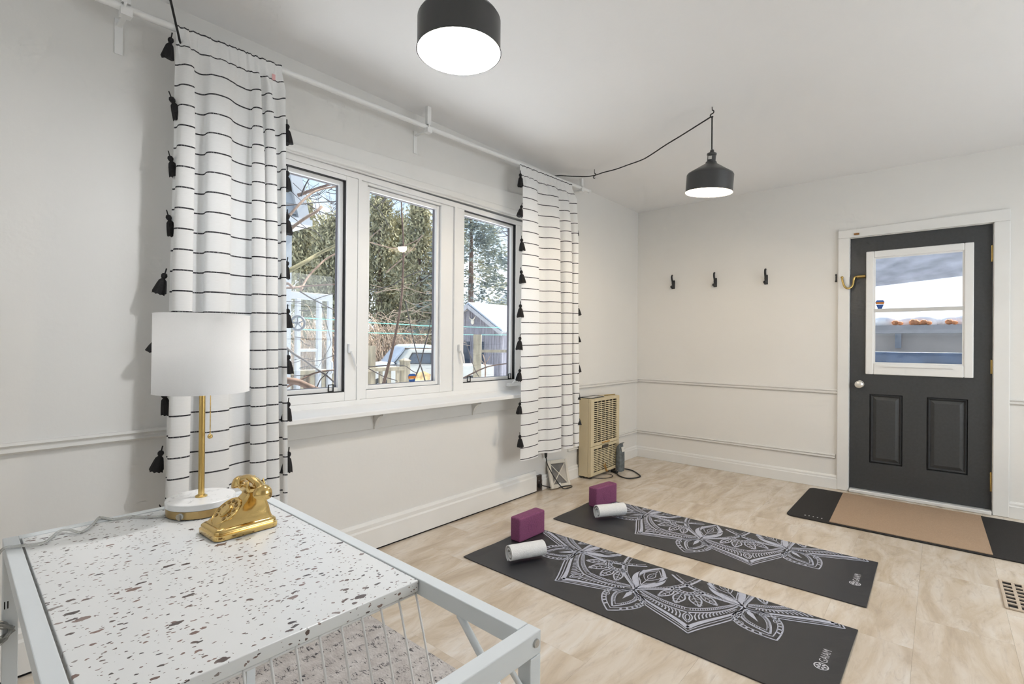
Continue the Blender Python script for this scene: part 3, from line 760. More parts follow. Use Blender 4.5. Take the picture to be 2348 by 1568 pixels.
while yy > t_ + .03:
    dk(MB().tube(smoothline([(SLX - .008, yy, DZ - .027), (SLX + .004, yy, DZ - .05), (SLX + .072, yy, DZ - .25), (SLX + .09, yy, .425), (SLX + .11, yy, .42), (SLX + .16, yy, .42), (SLX + .18, yy, .44), (SLX + .205, yy, DZ - .04)], 3), .0022, 6), 'wire', 'pvc_white', bk, smooth=60)
    yy -= .0375

# ------------------------------------------------------------------ table lamp
LX, LY = .992, .466
lamp = thing('table_lamp', 'table lamp with white drum shade on brass stem and marble base', 'lamp', (LX, LY, DZ + .0003))
def lp(mb, name, m, parent=lamp, **k): return build(mb, name, m, parent, **k)
lb = lp(MB().lathe([(.0755, 0), (.077, .001), (.077, .019), (.0755, .0195)], k=56), 'base_ring', 'brass_soft', smooth=30)
lp(MB().lathe([(.0765, .0195), (.0785, .021), (.0785, .034), (.077, .0355)], k=56), 'marble_disc', 'marble', smooth=30)
lp(MB().lathe([(.014, .0355), (.014, .038), (.009, .041), (.0075, .041)], k=24).lathe([(.0072, .040), (.0072, .33)], k=20), 'stem', 'brass', smooth=30)
sh = MB(); R1 = .1085; k_ = 64
outp = [(R1 + .0005, .306), (R1, .308), (R1 - .001, .504), (R1, .506), (R1 - .0025, .506), (R1 - .003, .504), (R1 - .0025, .308), (R1 - .002, .306)]
sh.loft([[Vector((a * math.cos(2 * math.pi * j / k_), a * math.sin(2 * math.pi * j / k_), z)) for j in range(k_)] for a, z in outp], closed=True)
lsh = lp(sh, 'lamp_shade', 'lamp_shade', smooth=35)
lp(MB().tube([(-.106, 0, .49), (.106, 0, .49)], .002, 6).tube([(0, -.106, .49), (0, .106, .49)], .002, 6).lathe([(.012, .33), (.013, .40), (.012, .43), (.004, .495)], k=16), 'shade_fitter', 'brass_soft', lsh, smooth=40)
ll = bpy.data.lights.new('shade_fill', 'POINT'); ll.energy = .7; ll.shadow_soft_size = .03; ll.color = (1, .97, .93)  # dim light added inside only to lift the shade's brightness
llo = bpy.data.objects.new('shade_fill', ll); COL.objects.link(llo); llo.parent = lamp; llo.location = (0, .0, .455)
ch = MB()
for i in range(34): ch.ball((0, 0, .312 - i * .0034), .0017, 6)
ch.tube([(0, 0, .32), (0, 0, .20)], .0005, 4)
ch2 = lp(ch, 'pull_chain', 'brass', smooth=True); dch = Vector((.028, .010, 0)); ch2.location = dch
lp(MB().ball((0, 0, .193), .0062, 14), 'chain_ball', 'gold', ch2, smooth=True)
lp(MB().lathe([(.008, 0), (.008, .006), (.004, .009)], (.050, -.061, .010), 12, Matrix.Rotation(R(90), 3, 'X') @ Matrix.Rotation(R(40), 3, 'Y')), 'cord_grommet', 'clear_plastic', smooth=40)
# clear lamp flex over the desk and down behind its left end
flex = [onz(u, v, DZ + .0035) for u, v in [(393, 1180), (350, 1185), (300, 1184), (262, 1190), (232, 1186)]] + [onz(225, 1188, DZ + .004), onz(210, 1205, DZ + .004), onz(185, 1220, DZ + .004), onz(160, 1215, DZ + .006), onz(135, 1218, DZ + .004), onz(105, 1242, DZ + .004), onz(70, 1249, DZ + .004), onz(30, 1253, DZ + .004), onz(5, 1260, DZ + .003)]
fe = flex[-1]
flex += [Vector((fe.x - .02, .095, DZ - .03)), Vector((fe.x - .01, .085, .66)), Vector((.92, .080, .585))]
build(MB().tube(smoothline(flex, 5), .0028, 8), 'lamp_flex', 'clear_plastic', lamp, world=True, smooth=True)
bund = []
for i in range(90):
    a = i / 90 * 2 * math.pi * 6
    bund.append((.915 + .010 * math.cos(a * 1.7), .088 + .036 * math.cos(a) + .004 * math.sin(a * 2.3), .548 + .022 * math.sin(a) + .003 * math.cos(a * 3.1)))
build(MB().tube(bund, .0032, 6), 'flex_bundle', 'clear_plastic', lamp, world=True, smooth=True)

# ------------------------------------------------------------------ rotary telephone
tel = thing('telephone', 'small polished gold rotary telephone on the desk top', 'telephone', (1.203, .478, DZ + .0003), R(2))
def tb(mb, name, m='gold', parent=tel, **k): return build(mb, name, m, parent, **k)
def rrect(cx_, cy_, hx, hy, r, z, n=6):
    o = []
    for qx, qy, a0 in ((1, 1, 0), (-1, 1, 90), (-1, -1, 180), (1, -1, 270)):
        for i in range(n + 1):
            a = R(a0 + 90 * i / n); o.append(Vector((cx_ + qx * (hx - r) + r * math.cos(a), cy_ + qy * (hy - r) + r * math.sin(a), z)))
    return o
tb(MB().loft([rrect(0, 0, .050, .069, .014, 0), rrect(0, 0, .0515, .0705, .015, .002), rrect(0, 0, .0515, .0705, .015, .011), rrect(0, 0, .0485, .0675, .013, .0125), rrect(0, 0, .0480, .0670, .013, .0145), rrect(0, 0, .0490, .068, .014, .016), rrect(0, 0, .0485, .0675, .014, .019), rrect(0, 0, .0450, .064, .014, .0225), rrect(0, .002, .042, .060, .014, .024)]), 'base', smooth=40)
tb(MB().loft([rrect(0, .002, .043, .061, .014, .022), rrect(0, .003, .040, .058, .015, .028), rrect(0, .007, .0365, .053, .015, .036), rrect(0, .013, .0325, .046, .014, .046), rrect(0, .020, .0275, .036, .012, .057), rrect(0, .026, .0220, .026, .010, .068), rrect(0, .028, .0185, .019, .009, .077), rrect(0, .028, .0170, .0165, .008, .083)]), 'body', smooth=60)
tiltm = Matrix.Rotation(R(40), 3, 'X')
dc = Vector((0, -.027, .0475))
dial = tb(MB().lathe([(.0265, -.024), (.029, -.008), (.033, -.002), (.0365, 0), (.0365, .003), (.0350, .0045), (.0343, .0032), (.0165, .0030), (.0163, .0050), (.0130, .0062), (.0120, .0085), (.0020, .0092), (.0004, .0090)], dc, 40, tiltm), 'dial', smooth=30)
for i in range(10):
    a = R(-40 + i * 29)
    p = dc + tiltm @ Vector((.0258 * math.cos(a), .0258 * math.sin(a), .0034))
    hole = MB()
    hole.lathe([(.0046, 0), (.0044, .0012), (.0034, .0012), (.0030, .0002), (.0001, .0001)], p, 14, tiltm)
    tb(hole, 'finger_hole', 'brass_soft', dial, smooth=30)
cr2 = tb(MB().loft([rrect(0, .027, .0165, .0165, .006, .082), rrect(0, .027, .026, .0175, .006, .087), rrect(0, .027, .027, .0175, .006, .094), rrect(0, .027, .022, .013, .005, .0955)]), 'cradle', smooth=35)
for sx_ in (-1, 1):
    for sy_ in (-1, 1):
        tb(MB().tube([(sx_ * .021, .027 + sy_ * .0150, .090), (sx_ * .0225, .027 + sy_ * .0185, .102), (sx_ * .0225, .027 + sy_ * .0175, .113)], [.0052, .0042, .0008], 8), 'prong', 'gold', cr2, smooth=50)
hs = []; rad = []
for i in range(25):
    s_ = -1 + 2 * i / 24; xx = .060 * s_
    zz = .1115 - .0185 * abs(s_) ** 2.2; hs.append((xx, .027, zz)); rad.append(.0088 + .0035 * abs(s_) ** 3)
hand = MB().tube(hs, rad, 14)
hnd = tb(hand, 'handset', smooth=60)
for sx_ in (-1, 1):
    mm = Matrix.Rotation(R(180 - sx_ * -28), 3, 'Y')
    tb(MB().lathe([(.006, -.012), (.013, -.008), (.0185, .000), (.0205, .008), (.0205, .012), (.0185, .0125), (.0175, .010), (.001, .008)], (sx_ * .061, .027, .0955), 20, Matrix.Rotation(R(180), 3, 'X') @ Matrix.Rotation(R(-sx_ * 25), 3, 'Y')), 'ear_cup', 'gold', hnd, smooth=40)

# ================================================================== RUG, MATS, PROPS ON THE FLOOR
build(MB().box(.545, 1.66, .36, 1.247, .0003, .009), 'rug', 'rug', label='speckled beige rug lying under the desk', cat='rug', bevel=.003)

# --- printed mandala for the yoga mats, drawn in mat coordinates
ML, MWD = 1.722, .617
class Print:
    def __init__(s): s.mb = MB()
    def clip(s, q):
        poly = q
        for ax, val, sg in ((0, .0, 1), (0, ML, -1), (1, .0, 1), (1, MWD - .002, -1)):
            o = []
            for i in range(len(poly)):
                a, b = poly[i], poly[(i + 1) % len(poly)]
                ina = (a[ax] - val) * sg >= 0; inb = (b[ax] - val) * sg >= 0
                if ina: o.append(a)
                if ina != inb:
                    t = (val - a[ax]) / (b[ax] - a[ax]); o.append((a[0] + (b[0] - a[0]) * t, a[1] + (b[1] - a[1]) * t))
            poly = o
            if len(poly) < 3: return None
        return poly
    def poly(s, q):
        ar = sum(q[i][0] * q[(i + 1) % len(q)][1] - q[(i + 1) % len(q)][0] * q[i][1] for i in range(len(q)))
        if ar < 0: q = q[::-1]
        q = s.clip(q)
        if q: s.mb.add([(a, b, 0) for a, b in q], [tuple(range(len(q)))])
    def stroke(s, pts, w):
        n = len(pts)
        W = w if isinstance(w, (list, tuple)) else [w] * n
        nor = []
        for i in range(n):
            a, b = pts[max(i - 1, 0)], pts[min(i + 1, n - 1)]; dx, dy = b[0] - a[0], b[1] - a[1]; l = math.hypot(dx, dy) or 1
            nor.append((-dy / l, dx / l))
        for i in range(n - 1):
            p, q = pts[i], pts[i + 1]; a, b = nor[i], nor[i + 1]; wa, wb = W[i] / 2, W[i + 1] / 2
            s.poly([(p[0] - a[0] * wa, p[1] - a[1] * wa), (q[0] - b[0] * wb, q[1] - b[1] * wb), (q[0] + b[0] * wb, q[1] + b[1] * wb), (p[0] + a[0] * wa, p[1] + a[1] * wa)])
PR = Print()
MC = (.872, .925)
def loc2(ang):
    ca, sa = math.cos(ang), math.sin(ang)
    return lambda a, t: (MC[0] + ca * a - sa * t, MC[1] + sa * a + ca * t)
def mir(fn, pts, w, both=True):
    PR.stroke([fn(a, t) for a, t in pts], w)
    if both: PR.stroke([fn(a, -t) for a, t in pts], w)
def leaf(fn, a0, t0, a1, t1, wid, lw, veins=3):
    dx, dy = a1 - a0, t1 - t0; l = math.hypot(dx, dy); ux, uy = dx / l, dy / l
    def side(sg): return [(a0 + ux * l * s - uy * sg * wid * math.sin(math.pi * s ** .85), t0 + uy * l * s + ux * sg * wid * math.sin(math.pi * s ** .85)) for s in [i / 12 for i in range(13)]]
    for sg in (1, -1): PR.stroke([fn(*p) for p in side(sg)], lw)
    PR.stroke([fn(a0 + ux * l * .1, t0 + uy * l * .1), fn(a0 + ux * l * .92, t0 + uy * l * .92)], lw * .6)
    for i in range(veins):
        s = .3 + .5 * i / max(1, veins - 1); 
        for sg in (1, -1):
            PR.stroke([fn(a0 + ux * l * s, t0 + uy * l * s), fn(a0 + ux * l * (s + .12) - uy * sg * wid * .62, t0 + uy * l * (s + .12) + ux * sg * wid * .62)], lw * .5)
def scale_pts(pts, c, k): return [(c[0] + (a - c[0]) * k, c[1] + (t - c[1]) * k) for a, t in pts]
def ptl(pts, f):
    """point at fraction f along a polyline"""
    x = f * (len(pts) - 1); i = min(int(x), len(pts) - 2); u = x - i
    return (pts[i][0] + (pts[i + 1][0] - pts[i][0]) * u, pts[i][1] + (pts[i + 1][1] - pts[i][1]) * u)
half = R(22.5)
jr = .632; JA, JT = jr * math.cos(half), jr * math.sin(half)
for kk in (-157.5, -112.5, -67.5, -22.5):
    fn = loc2(R(kk))
    ol = bez((JA, JT), (JA + .095, JT + .01), (.775, .085), (.875, 0), 22)
    mir(fn, ol, .0065)
    mir(fn, bez((JA, JT - .006), (JA + .085, JT - .006), (.765, .07), (.857, 0), 22), .0042)
    mir(fn, bez((JA, JT - .012), (JA + .070, JT - .016), (.745, .06), (.832, 0), 22), [.007 + .015 * i / 22 for i in range(23)])
    band_o = bez((JA + .002, JT - .022), (JA + .055, JT - .03), (.715, .075), (.795, 0), 24)
    inner = bez((JA - .005, JT - .028), (JA + .035, JT - .060), (.685, .115), (.706, 0), 24)
    mir(fn, inner, .0085)
    in2 = bez((JA - .010, JT - .036), (JA + .022, JT - .075), (.668, .105), (.688, 0), 24); mir(fn, in2, .0035)
    in3 = bez((JA - .014, JT - .046), (JA + .008, JT - .085), (.648, .105), (.668, 0), 24); mir(fn, in3, .006)
    for i in range(3, 17):          # ladder of curved ticks
        f = i / 18; p, q = ptl(inner, f), ptl(band_o, f * .97)
        m_ = ((p[0] + q[0]) / 2 + .002, (p[1] + q[1]) / 2 - .006)
        mir(fn, [p, m_, q], [.0035, .006, .0075])
    for i in range(26):             # dotted ring
        p, q = ptl(in2, i / 26), ptl(in3, i / 26); mir(fn, [p, q], .0042)
    # small bud at the tip
    mir(fn, bez((.705, 0), (.735, .030), (.765, .022), (.790, 0), 10), .006); mir(fn, bez((.722, 0), (.738, .014), (.760, .012), (.776, 0), 8), .0045)
    # fan of four leaves over a scalloped dome
    for sg in (1, -1):
        g = (lambda f_, s_: (lambda a, t: f_(a, t * s_)))(fn, sg)
        leaf(g, .535, .022, .640, .052, .026, .0075)
        leaf(g, .520, .060, .602, .128, .022, .0075)
    for r_, w_ in ((.058, .010), (.046, .004), (.030, .006)):
        PR.stroke([fn(.488 + r_ * math.cos(a), r_ * 1.25 * math.sin(a)) for a in [R(d) for d in range(-95, 96, 10)]], w_)
    for d in range(-80, 81, 20):
        a = R(d); PR.stroke([fn(.488 + .031 * math.cos(a), .039 * math.sin(a)), fn(.488 + .044 * math.cos(a), .055 * math.sin(a))], .006)
for kk in (-180, -135, -90, -45, 0):
    fn = loc2(R(kk))
    # outer small petal with dashed border
    o1 = bez((jr + .01, 0), (jr + .02, .10), (.80, .13), (.868, 0), 20)
    o1 = bez((jr + .015, .012), (jr + .045, .135), (.775, .125), (.875, 0), 22)
    o2 = bez((jr + .030, .018), (jr + .060, .108), (.765, .100), (.848, 0), 22)
    mir(fn, o1, .0065); mir(fn, o2, .0045)
    for i in range(4, 22, 2):
        f = i / 23; mir(fn, [ptl(o1, f), ptl(o2, f)], .010)
    mir(fn, bez((jr, 0), (jr + .05, .085), (.755, .055), (.830, 0), 18), .0085)
    mir(fn, bez((jr + .02, 0), (jr + .055, .062), (.745, .042), (.805, 0), 14), .0035)
    for i in range(12): mir(fn, [ptl(bez((jr, 0), (jr + .05, .085), (.755, .055), (.830, 0), 18), .3 + i * .05), ptl(bez((jr + .02, 0), (jr + .055, .062), (.745, .042), (.805, 0), 14), .3 + i * .05)], .003)
    PR.poly([fn(jr + .01, 0), fn(jr + .045, .013), fn(jr + .110, 0), fn(jr + .045, -.013)])
    mir(fn, bez((jr + .02, .012), (jr + .045, .045), (jr + .03, .05), (jr + .055, .030), 8), .004)
    mir(fn, bez((.725, .085), (.735, .060), (.760, .065), (.750, .082), 8), .004)
    # inner tear-drop petal pointing at the junction
    t1 = bez((jr, 0), (jr - .10, .030), (jr - .12, .185), (jr - .285, .155), 22)
    t1e = bez((jr, 0), (jr - .075, .030), (jr - .10, .175), (jr - .335, .200), 24)
    mir(fn, t1e, [.010 + .006 * math.sin(math.pi * i / 24) for i in range(25)])
    mir(fn, bez((jr - .01, 0), (jr - .085, .022), (jr - .115, .155), (jr - .335, .178), 24), .0035)
    for i in range(3, 24): 
        p = ptl(t1e, i / 25); q = ptl(bez((jr - .01, 0), (jr - .085, .022), (jr - .115, .155), (jr - .335, .178), 24), i / 25); mir(fn, [p, q], .0036)
    mir(fn, bez((jr - .02, 0), (jr - .10, .020), (jr - .13, .135), (jr - .31, .0), 24), [.012 + .016 * math.sin(math.pi * i / 24) for i in range(25)])
    mir(fn, bez((jr - .045, 0), (jr - .115, .018), (jr - .15, .105), (jr - .275, .0), 20), .0045)
    mir(fn, bez((jr - .06, 0), (jr - .125, .012), (jr - .15, .085), (jr - .235, .062), 16), .0045)
    PR.stroke([fn(jr - .02, 0), fn(jr - .26, 0)], .0048)
    leaf(fn, jr - .155, 0, jr - .235, 0, .017, .004, 2)
    mir(fn, bez((jr - .13, 0), (jr - .16, .035), (jr - .20, .05), (jr - .23, .04), 8), .004)

def text_mesh(body, size):
    cu = bpy.data.curves.new('lettering', 'FONT'); cu.body = body; cu.size = size; cu.resolution_u = 4; cu.space_character = 1.05
    ob = bpy.data.objects.new('lettering', cu); COL.objects.link(ob)
    dg = bpy.context.evaluated_depsgraph_get(); dg.update()
    me = bpy.data.meshes.new_from_object(ob.evaluated_get(dg)); mb = MB()
    mb.v = [tuple(v_.co) for v_ in me.vertices]; mb.f = [tuple(p.vertices) for p in me.polygons]
    bpy.data.objects.remove(ob); bpy.data.curves.remove(cu); bpy.data.meshes.remove(me)
    return mb
def yoga_mat(label, x, y, ang, first=None):
    root = thing('yoga_mat', label, 'yoga mat', (x, y, .0005), ang, group='black yoga mats with pale mandala print')
    if first is None:
        # slab with lightly lifted short ends
        mb = MB(); n = 28; NW = 10
        def zz(i, j): 
            s_ = i / n; e = max(0, .03 - min(s_, 1 - s_)) / .03; return .004 * e * e * (.6 + .4 * math.sin(j * 1.1))
        top = [(ML * i / n, MWD * j / NW, .0048 + zz(i, j)) for i in range(n + 1) for j in range(NW + 1)]
        bot = [(a, b, c - .0046) for a, b, c in top]; N = len(top)
        fs = []
        for i in range(n):
            for j in range(NW):
                a = i * (NW + 1) + j; fs += [(a, a + NW + 1, a + NW + 2, a + 1), (N + a, N + a + 1, N + a + NW + 2, N + a + NW + 1)]
        edge = [i * (NW + 1) for i in range(n + 1)] + [n * (NW + 1) + j for j in range(1, NW + 1)] + [i * (NW + 1) + NW for i in range(n - 1, -1, -1)] + [j for j in range(NW - 1, 0, -1)]
        for a, b in zip(edge, edge[1:] + edge[:1]): fs.append((a, N + a, N + b, b))
        mb.add(top + bot, fs)
        build(mb, 'mat_sheet', 'mat_black', root)
        pm = MB(); pm.v = [(a, b, .0053 + (.004 * (max(0, .03 - min(a / ML, 1 - a / ML)) / .03) ** 2)) for a, b, c in PR.mb.v]; pm.f = PR.mb.f
        build(pm, 'mandala_print', 'mat_print', root)
        tx = text_mesh('GAIAM', .040); xs_ = [p[0] for p in tx.v]; sc_ = .100 / max(xs_)
        tx.v = [(1.668 - p[1] * 1.0, .270 + p[0] * sc_, .0056) for p in tx.v]
        build(tx, 'lettering', mat('print_white', (.62, .62, .66), .5), root)
        em = Print(); c_ = (1.655, .240)
        for r_, w_ in ((.0225, .0042),): em.stroke([(c_[0] + r_ * math.cos(R(a)), c_[1] + r_ * .95 * math.sin(R(a))) for a in range(0, 361, 15)], w_)
        for a in range(0, 360, 60):
            ca, sa = math.cos(R(a)), math.sin(R(a)); em.poly([(c_[0] + ca * .003, c_[1] + sa * .003), (c_[0] + ca * .012 - sa * .0045, c_[1] + sa * .012 + ca * .0045), (c_[0] + ca * .021, c_[1] + sa * .021), (c_[0] + ca * .012 + sa * .0045, c_[1] + sa * .012 - ca * .0045)])
        em.mb.v = [(a, b, .0056) for a, b, c in em.mb.v]
        build(em.mb, 'emblem', 'print_white' if 'print_white' in MATS else 'mat_print', root)
    else:
        for chd in [q for q in bpy.data.objects if q.parent == first]: dup(chd, root)
    return root
ym = yoga_mat('black yoga mat with pale mandala print, the one nearer the desk', .4607, 1.9264, -.0156)
yoga_mat('black yoga mat with pale mandala print, the one nearer the door', .4766, 2.7436, .008, ym)

def yoga_block(label, x, y, ang):
    root = thing('yoga_block', label, 'yoga block', (x, y, .0060), ang, group='purple foam yoga blocks')
    b = build(MB().box(-.038, .038, -.119, .119, 0, .140), 'foam_body', 'block_purple', root, bevel=.009, seg=3)
    em = MB()
    for r_ in (.040, .026, .012):
        em.tube([(.0382, r_ * math.cos(R(a)), .070 + r_ * math.sin(R(a))) for a in range(0, 361, 20)], .0007, 4)
    build(em, 'embossed_mark', 'block_purple', root)
yoga_block('purple foam yoga block standing on the mat nearer the desk', .5385, 2.394, R(-1.2))
yoga_block('purple foam yoga block standing on the mat nearer the door', .564, 3.243, R(-8))

def towel(label, x, y, ang, seed):
    root = thing('rolled_towel', label, 'towel', (x, y, .0060), ang, group='white rolled towels')
    rg = random.Random(seed); L_ = .205; r0 = .051
    prof = []; turns = 2.3; n = 90
    for i in range(n + 1):
        a = -R(110) - turns * 2 * math.pi * (1 - i / n); rr = .010 + (r0 - .010) * (i / n) ** .8
        prof.append((rr * math.cos(a), r0 + rr * math.sin(a) * .96 + .0005))
    # cloth thickness
    th = .0060; NL = 10; rings = []
    mb = MB()
    for k in range(NL + 1):
        yy = -L_ / 2 + L_ * k / NL
        ring = []
        bul = 1 + .03 * math.sin(k * 1.3 + seed)
        tele = .006 * math.sin(seed)
        for i, (a, b) in enumerate(prof):
            ring.append(Vector((a * bul, yy + tele * (1 - i / n) * (1 if k in (0, NL) else 0), max(.001, b))))
        for i in range(n, -1, -1):
            a, b = prof[i]; d_ = math.hypot(a, b - r0) or 1; f_ = (d_ - th) / d_
            ring.append(Vector((a * f_ * bul, yy + tele * (1 - i / n) * (1 if k in (0, NL) else 0), max(.002, r0 + (b - r0) * f_))))
        rings.append(ring)
    mb.loft(rings, caps=False)
    # end faces as strips between outer and inner line
    for k, off in ((0, 0), (NL, NL * (2 * n + 2))):
        for i in range(n):
            q = (off + i, off + i + 1, off + 2 * n + 1 - i - 1, off + 2 * n + 1 - i); mb.f.append(q if k == 0 else q[::-1])
    build(mb, 'towel_roll', 'towel_white', root, smooth=60)
towel('white rolled towel lying on the mat nearer the desk', .748, 2.118, R(-26), 1)
towel('white rolled towel lying on the mat nearer the door', .757, 3.010, R(-32), 2)

# --- door mat
dm = thing('door_mat', 'black rubber door mat with tan carpet centre before the door', 'door mat', (2.27, 4.34, .0005))
def dmr(x0, x1, y0, y1, z0, z1, r, mb=None):
    mb = mb or MB(); return mb.loft([[p for p in rrect((x0 + x1) / 2, (y0 + y1) / 2, (x1 - x0) / 2, (y1 - y0) / 2, r, z)] for z in (z0, z1)])
build(dmr(1.630, 2.99, 3.895, 4.775, .0006, .009, .05), 'rubber_base', 'doormat_rubber', dm, world=True, bevel=.003)
build(MB().hexa([(1.888, 3.915, .009), (2.676, 3.915, .009), (2.662, 4.77, .009), (1.860, 4.77, .009), (1.888, 3.915, .013), (2.676, 3.915, .013), (2.662, 4.77, .013), (1.860, 4.77, .013)]), 'carpet_insert', 'doormat_tan', dm, world=True)
for i in range(5): build(MB().box(1.735 + i * .025, 1.735 + i * .025 + rnd.uniform(.006, .016), 3.955, 3.968, .009, .0096), 'worn_mark', 'paper', dm, world=True)

# --- floor register
vt = thing('floor_vent', 'beige metal floor register at the right edge', 'vent', (2.76, 3.36, .0003))
vx0, vx1, vy0, vy1 = 2.672, 2.850, 3.178, 3.540
build(MB().box(vx0 + .008, vx1 - .008, vy0 + .008, vy1 - .008, .0005, .0015), 'duct_shadow', 'pit_black', vt, world=True)
build(MB().frame(1, 0, 1, 0, 1, 0, 1, .1) and MB().box(vx0, vx0 + .014, vy0, vy1, .0005, .008).box(vx1 - .014, vx1, vy0, vy1, .0005, .008).box(vx0 + .014, vx1 - .014, vy0, vy0 + .018, .0005, .008).box(vx0 + .014, vx1 - .014, vy1 - .014, vy1, .0005, .008), 'rim', 'vent_metal', vt, world=True, bevel=.003)
n = 7
for i in range(1, n + 1):
    yy = vy0 + .018 + (vy1 - vy0 - .032) * i / (n + 0)
    if i < n: build(MB().box(vx0 + .014, vx1 - .014, yy - .007, yy + .007, .002, .0075), 'bar', 'vent_metal', vt, world=True)
for i in range(1, 4):
    xx = vx0 + .014 + (vx1 - vx0 - .028) * i / 4
    build(MB().box(xx - .006, xx + .006, vy0 + .018, vy1 - .014, .002, .0070), 'cross_bar', 'vent_metal', vt, world=True)

# --- coat hooks on the far wall
def coat_hook(label, x, z):
    root = thing('coat_hook', label, 'hook', (x, D, z), group='black coat hooks on the far wall')
    mb = MB().tube(smoothline([(-.002, -.012, -.052), (-.003, -.018, -.02), (-.002, -.034, .012), (0, -.052, .034), (.002, -.058, .058), (.003, -.050, .068)], 5), [.0105] * 8 + [.0085] * 18, 10)
    a = build(mb, 'upper_prong', 'black_metal', root, smooth=60)
    build(MB().obox((0, -.004, -.02), (.022, .008, .085)), 'back_plate', 'black_metal', root, bevel=.003)
    build(MB().tube([(-.002, -.014, -.050), (-.004, -.034, -.060), (-.004, -.046, -.048)], [.009, .008, .008], 8).ball((-.004, -.046, -.046), .014, 12), 'lower_knob', 'black_metal', root, smooth=60)
coat_hook('black coat hook nearest the room corner', .398, 1.806)
coat_hook('black coat hook in the middle of the three', .811, 1.797)
coat_hook('black coat hook nearest the door', 1.256, 1.791)

# --- beige wall heater
hx1_, hy0, hy1, hzz = .150, 3.745, 4.250, .703
ht = thing('gas_heater', 'old beige enamel wall heater with slotted front grille', 'heater', (.08, 4.0, 0))
def hb_(mb, name, m='heater_enamel', parent=ht, **k): return build(mb, name, m, parent, world=True, **k)
hb_(MB().box(.024, hx1_ - .03, hy0, hy1, .020, hzz).box(hx1_ - .03, hx1_ - .012, hy0, hy1, .020, .045).box(hx1_ - .03, hx1_ - .012, hy0, hy1, hzz - .03, hzz).box(hx1_ - .03, hx1_ - .012, hy0, hy0 + .03, .045, hzz - .03).box(hx1_ - .03, hx1_ - .012, hy1 - .03, hy1, .045, hzz - .03), 'case', bevel=.004)
hb_(MB().box(hx1_ - .032, hx1_ - .022, hy0 + .03, hy1 - .03, .045, hzz - .03), 'dark_core', 'heater_dark')
for fx in (.04, .11):
    for fy in (hy0 + .03, hy1 - .05): hb_(MB().box(fx, fx + .02, fy, fy + .02, .0005, .021), 'foot', 'heater_dark')
def grille(z0, z1, n, nm):
    g = hb_(MB().frame(0, hx1_ - .014, hx1_, hy0 + .002, hy1 - .002, z0, z1, (.052, .052, .026, .026)), nm, bevel=.003)
    for i in range(n + 1):
        z = z0 + .026 + (z1 - z0 - .052) * (i / n)
        if 0 < i < n: hb_(MB().hexa([(hx1_ - .008, hy0 + .05, z - .0030), (hx1_ - .002, hy0 + .05, z - .0040), (hx1_ - .002, hy1 - .05, z - .0040), (hx1_ - .008, hy1 - .05, z - .0030), (hx1_ - .008, hy0 + .05, z + .0028), (hx1_ - .003, hy0 + .05, z + .0028), (hx1_ - .003, hy1 - .05, z + .0028), (hx1_ - .008, hy1 - .05, z + .0028)]), 'slat', parent=g)
    for i in range(1, 6):
        yy = hy0 + .052 + (hy1 - hy0 - .104) * i / 6
        hb_(MB().box(hx1_ - .012, hx1_ - .004, yy - .0035, yy + .0035, z0 + .02, z1 - .02), 'divider', parent=g)
    return g
grille(.285, hzz - .003, 21, 'upper_grille'); lg = grille(.028, .282, 13, 'lower_door')
hb_(MB().obox((hx1_ + .004, 3.985, .262), (.012, .10, .030)), 'finger_pull', 'heater_dark', lg, bevel=.004)
hb_(MB().box(hx1_ - .001, hx1_ + .0008, 3.93, 4.07, .292, .304), 'rust_stain', 'rust')
hb_(MB().tube([(hx1_ + .004, 3.96, .10), (hx1_ + .008, 3.985, .06), (hx1_ + .004, 4.01, .03)], .004, 6).tube([(hx1_ + .004, 3.985, .11), (hx1_ + .008, 4.0, .05), (hx1_ + .004, 4.03, .03)], .004, 6), 'loose_wire', 'rust')
tray = thing('tray', 'flat dark rimmed tray with papers on the heater', 'tray', (.085, 3.86, hzz + .0005))
build(MB().box(-.055, .055, -.10, .12, .0003, .003), 'tray_base', 'paper', tray)
build(MB().tube([(-.055, -.10, .004), (.055, -.10, .004), (.055, .12, .004), (-.055, .12, .004), (-.055, -.10, .004)], .003, 6), 'tray_rim', 'black_rubber', tray)
pen = build(MB().tube([(.10, 4.06, hzz + .006), (.115, 4.22, hzz + .006)], .005, 8), 'pencil', mat('pencil_ochre', (.38, .27, .10), .5), label='short brown stick lying on top of the heater', cat='stick')
# pouch, power cord and plug by the heater
pz = thing('foil_pouch', 'grey foil pouch standing between heater and wall corner', 'pouch', (.180, 4.215, .0005))
def pr_(z, hx, hy, dx=0): return [p + Vector((dx, 0, 0)) for p in rrect(0, 0, hx, hy, min(hx, hy) * .7, z)]
build(MB().loft([pr_(0, .028, .040), pr_(.01, .030, .043), pr_(.10, .031, .044), pr_(.19, .029, .042), pr_(.225, .018, .040, -.003), pr_(.25, .004, .036, .004), pr_(.262, .010, .030, .020)]), 'pouch_body', 'bag_grey', pz, smooth=50)
build(MB().obox((.0305, -.004, .205), (.004, .05, .045), Matrix.Rotation(R(-14), 3, 'Y')), 'pouch_label', 'paper', pz)
hc = [Vector(p) for p in [(.10, 4.13, .007), (.150, 4.115, .006), (.195, 4.106, .006), (.27, 4.03, .006), (.36, 4.000, .006), (.41, 4.06, .006), (.42, 4.14, .006), (.36, 4.21, .006), (.28, 4.275, .006), (.22, 4.29, .007), (.17, 4.265, .012), (.12, 4.27, .03), (.06, 4.29, .06)]]
hcord = thing('power_cord', 'thick black power cord looped on the floor by the heater', 'cord', (.3, 4.13, .0005))
build(MB().tube(smoothline(hc, 6), .0055, 8), 'cable', 'black_rubber', hcord, world=True, smooth=True)
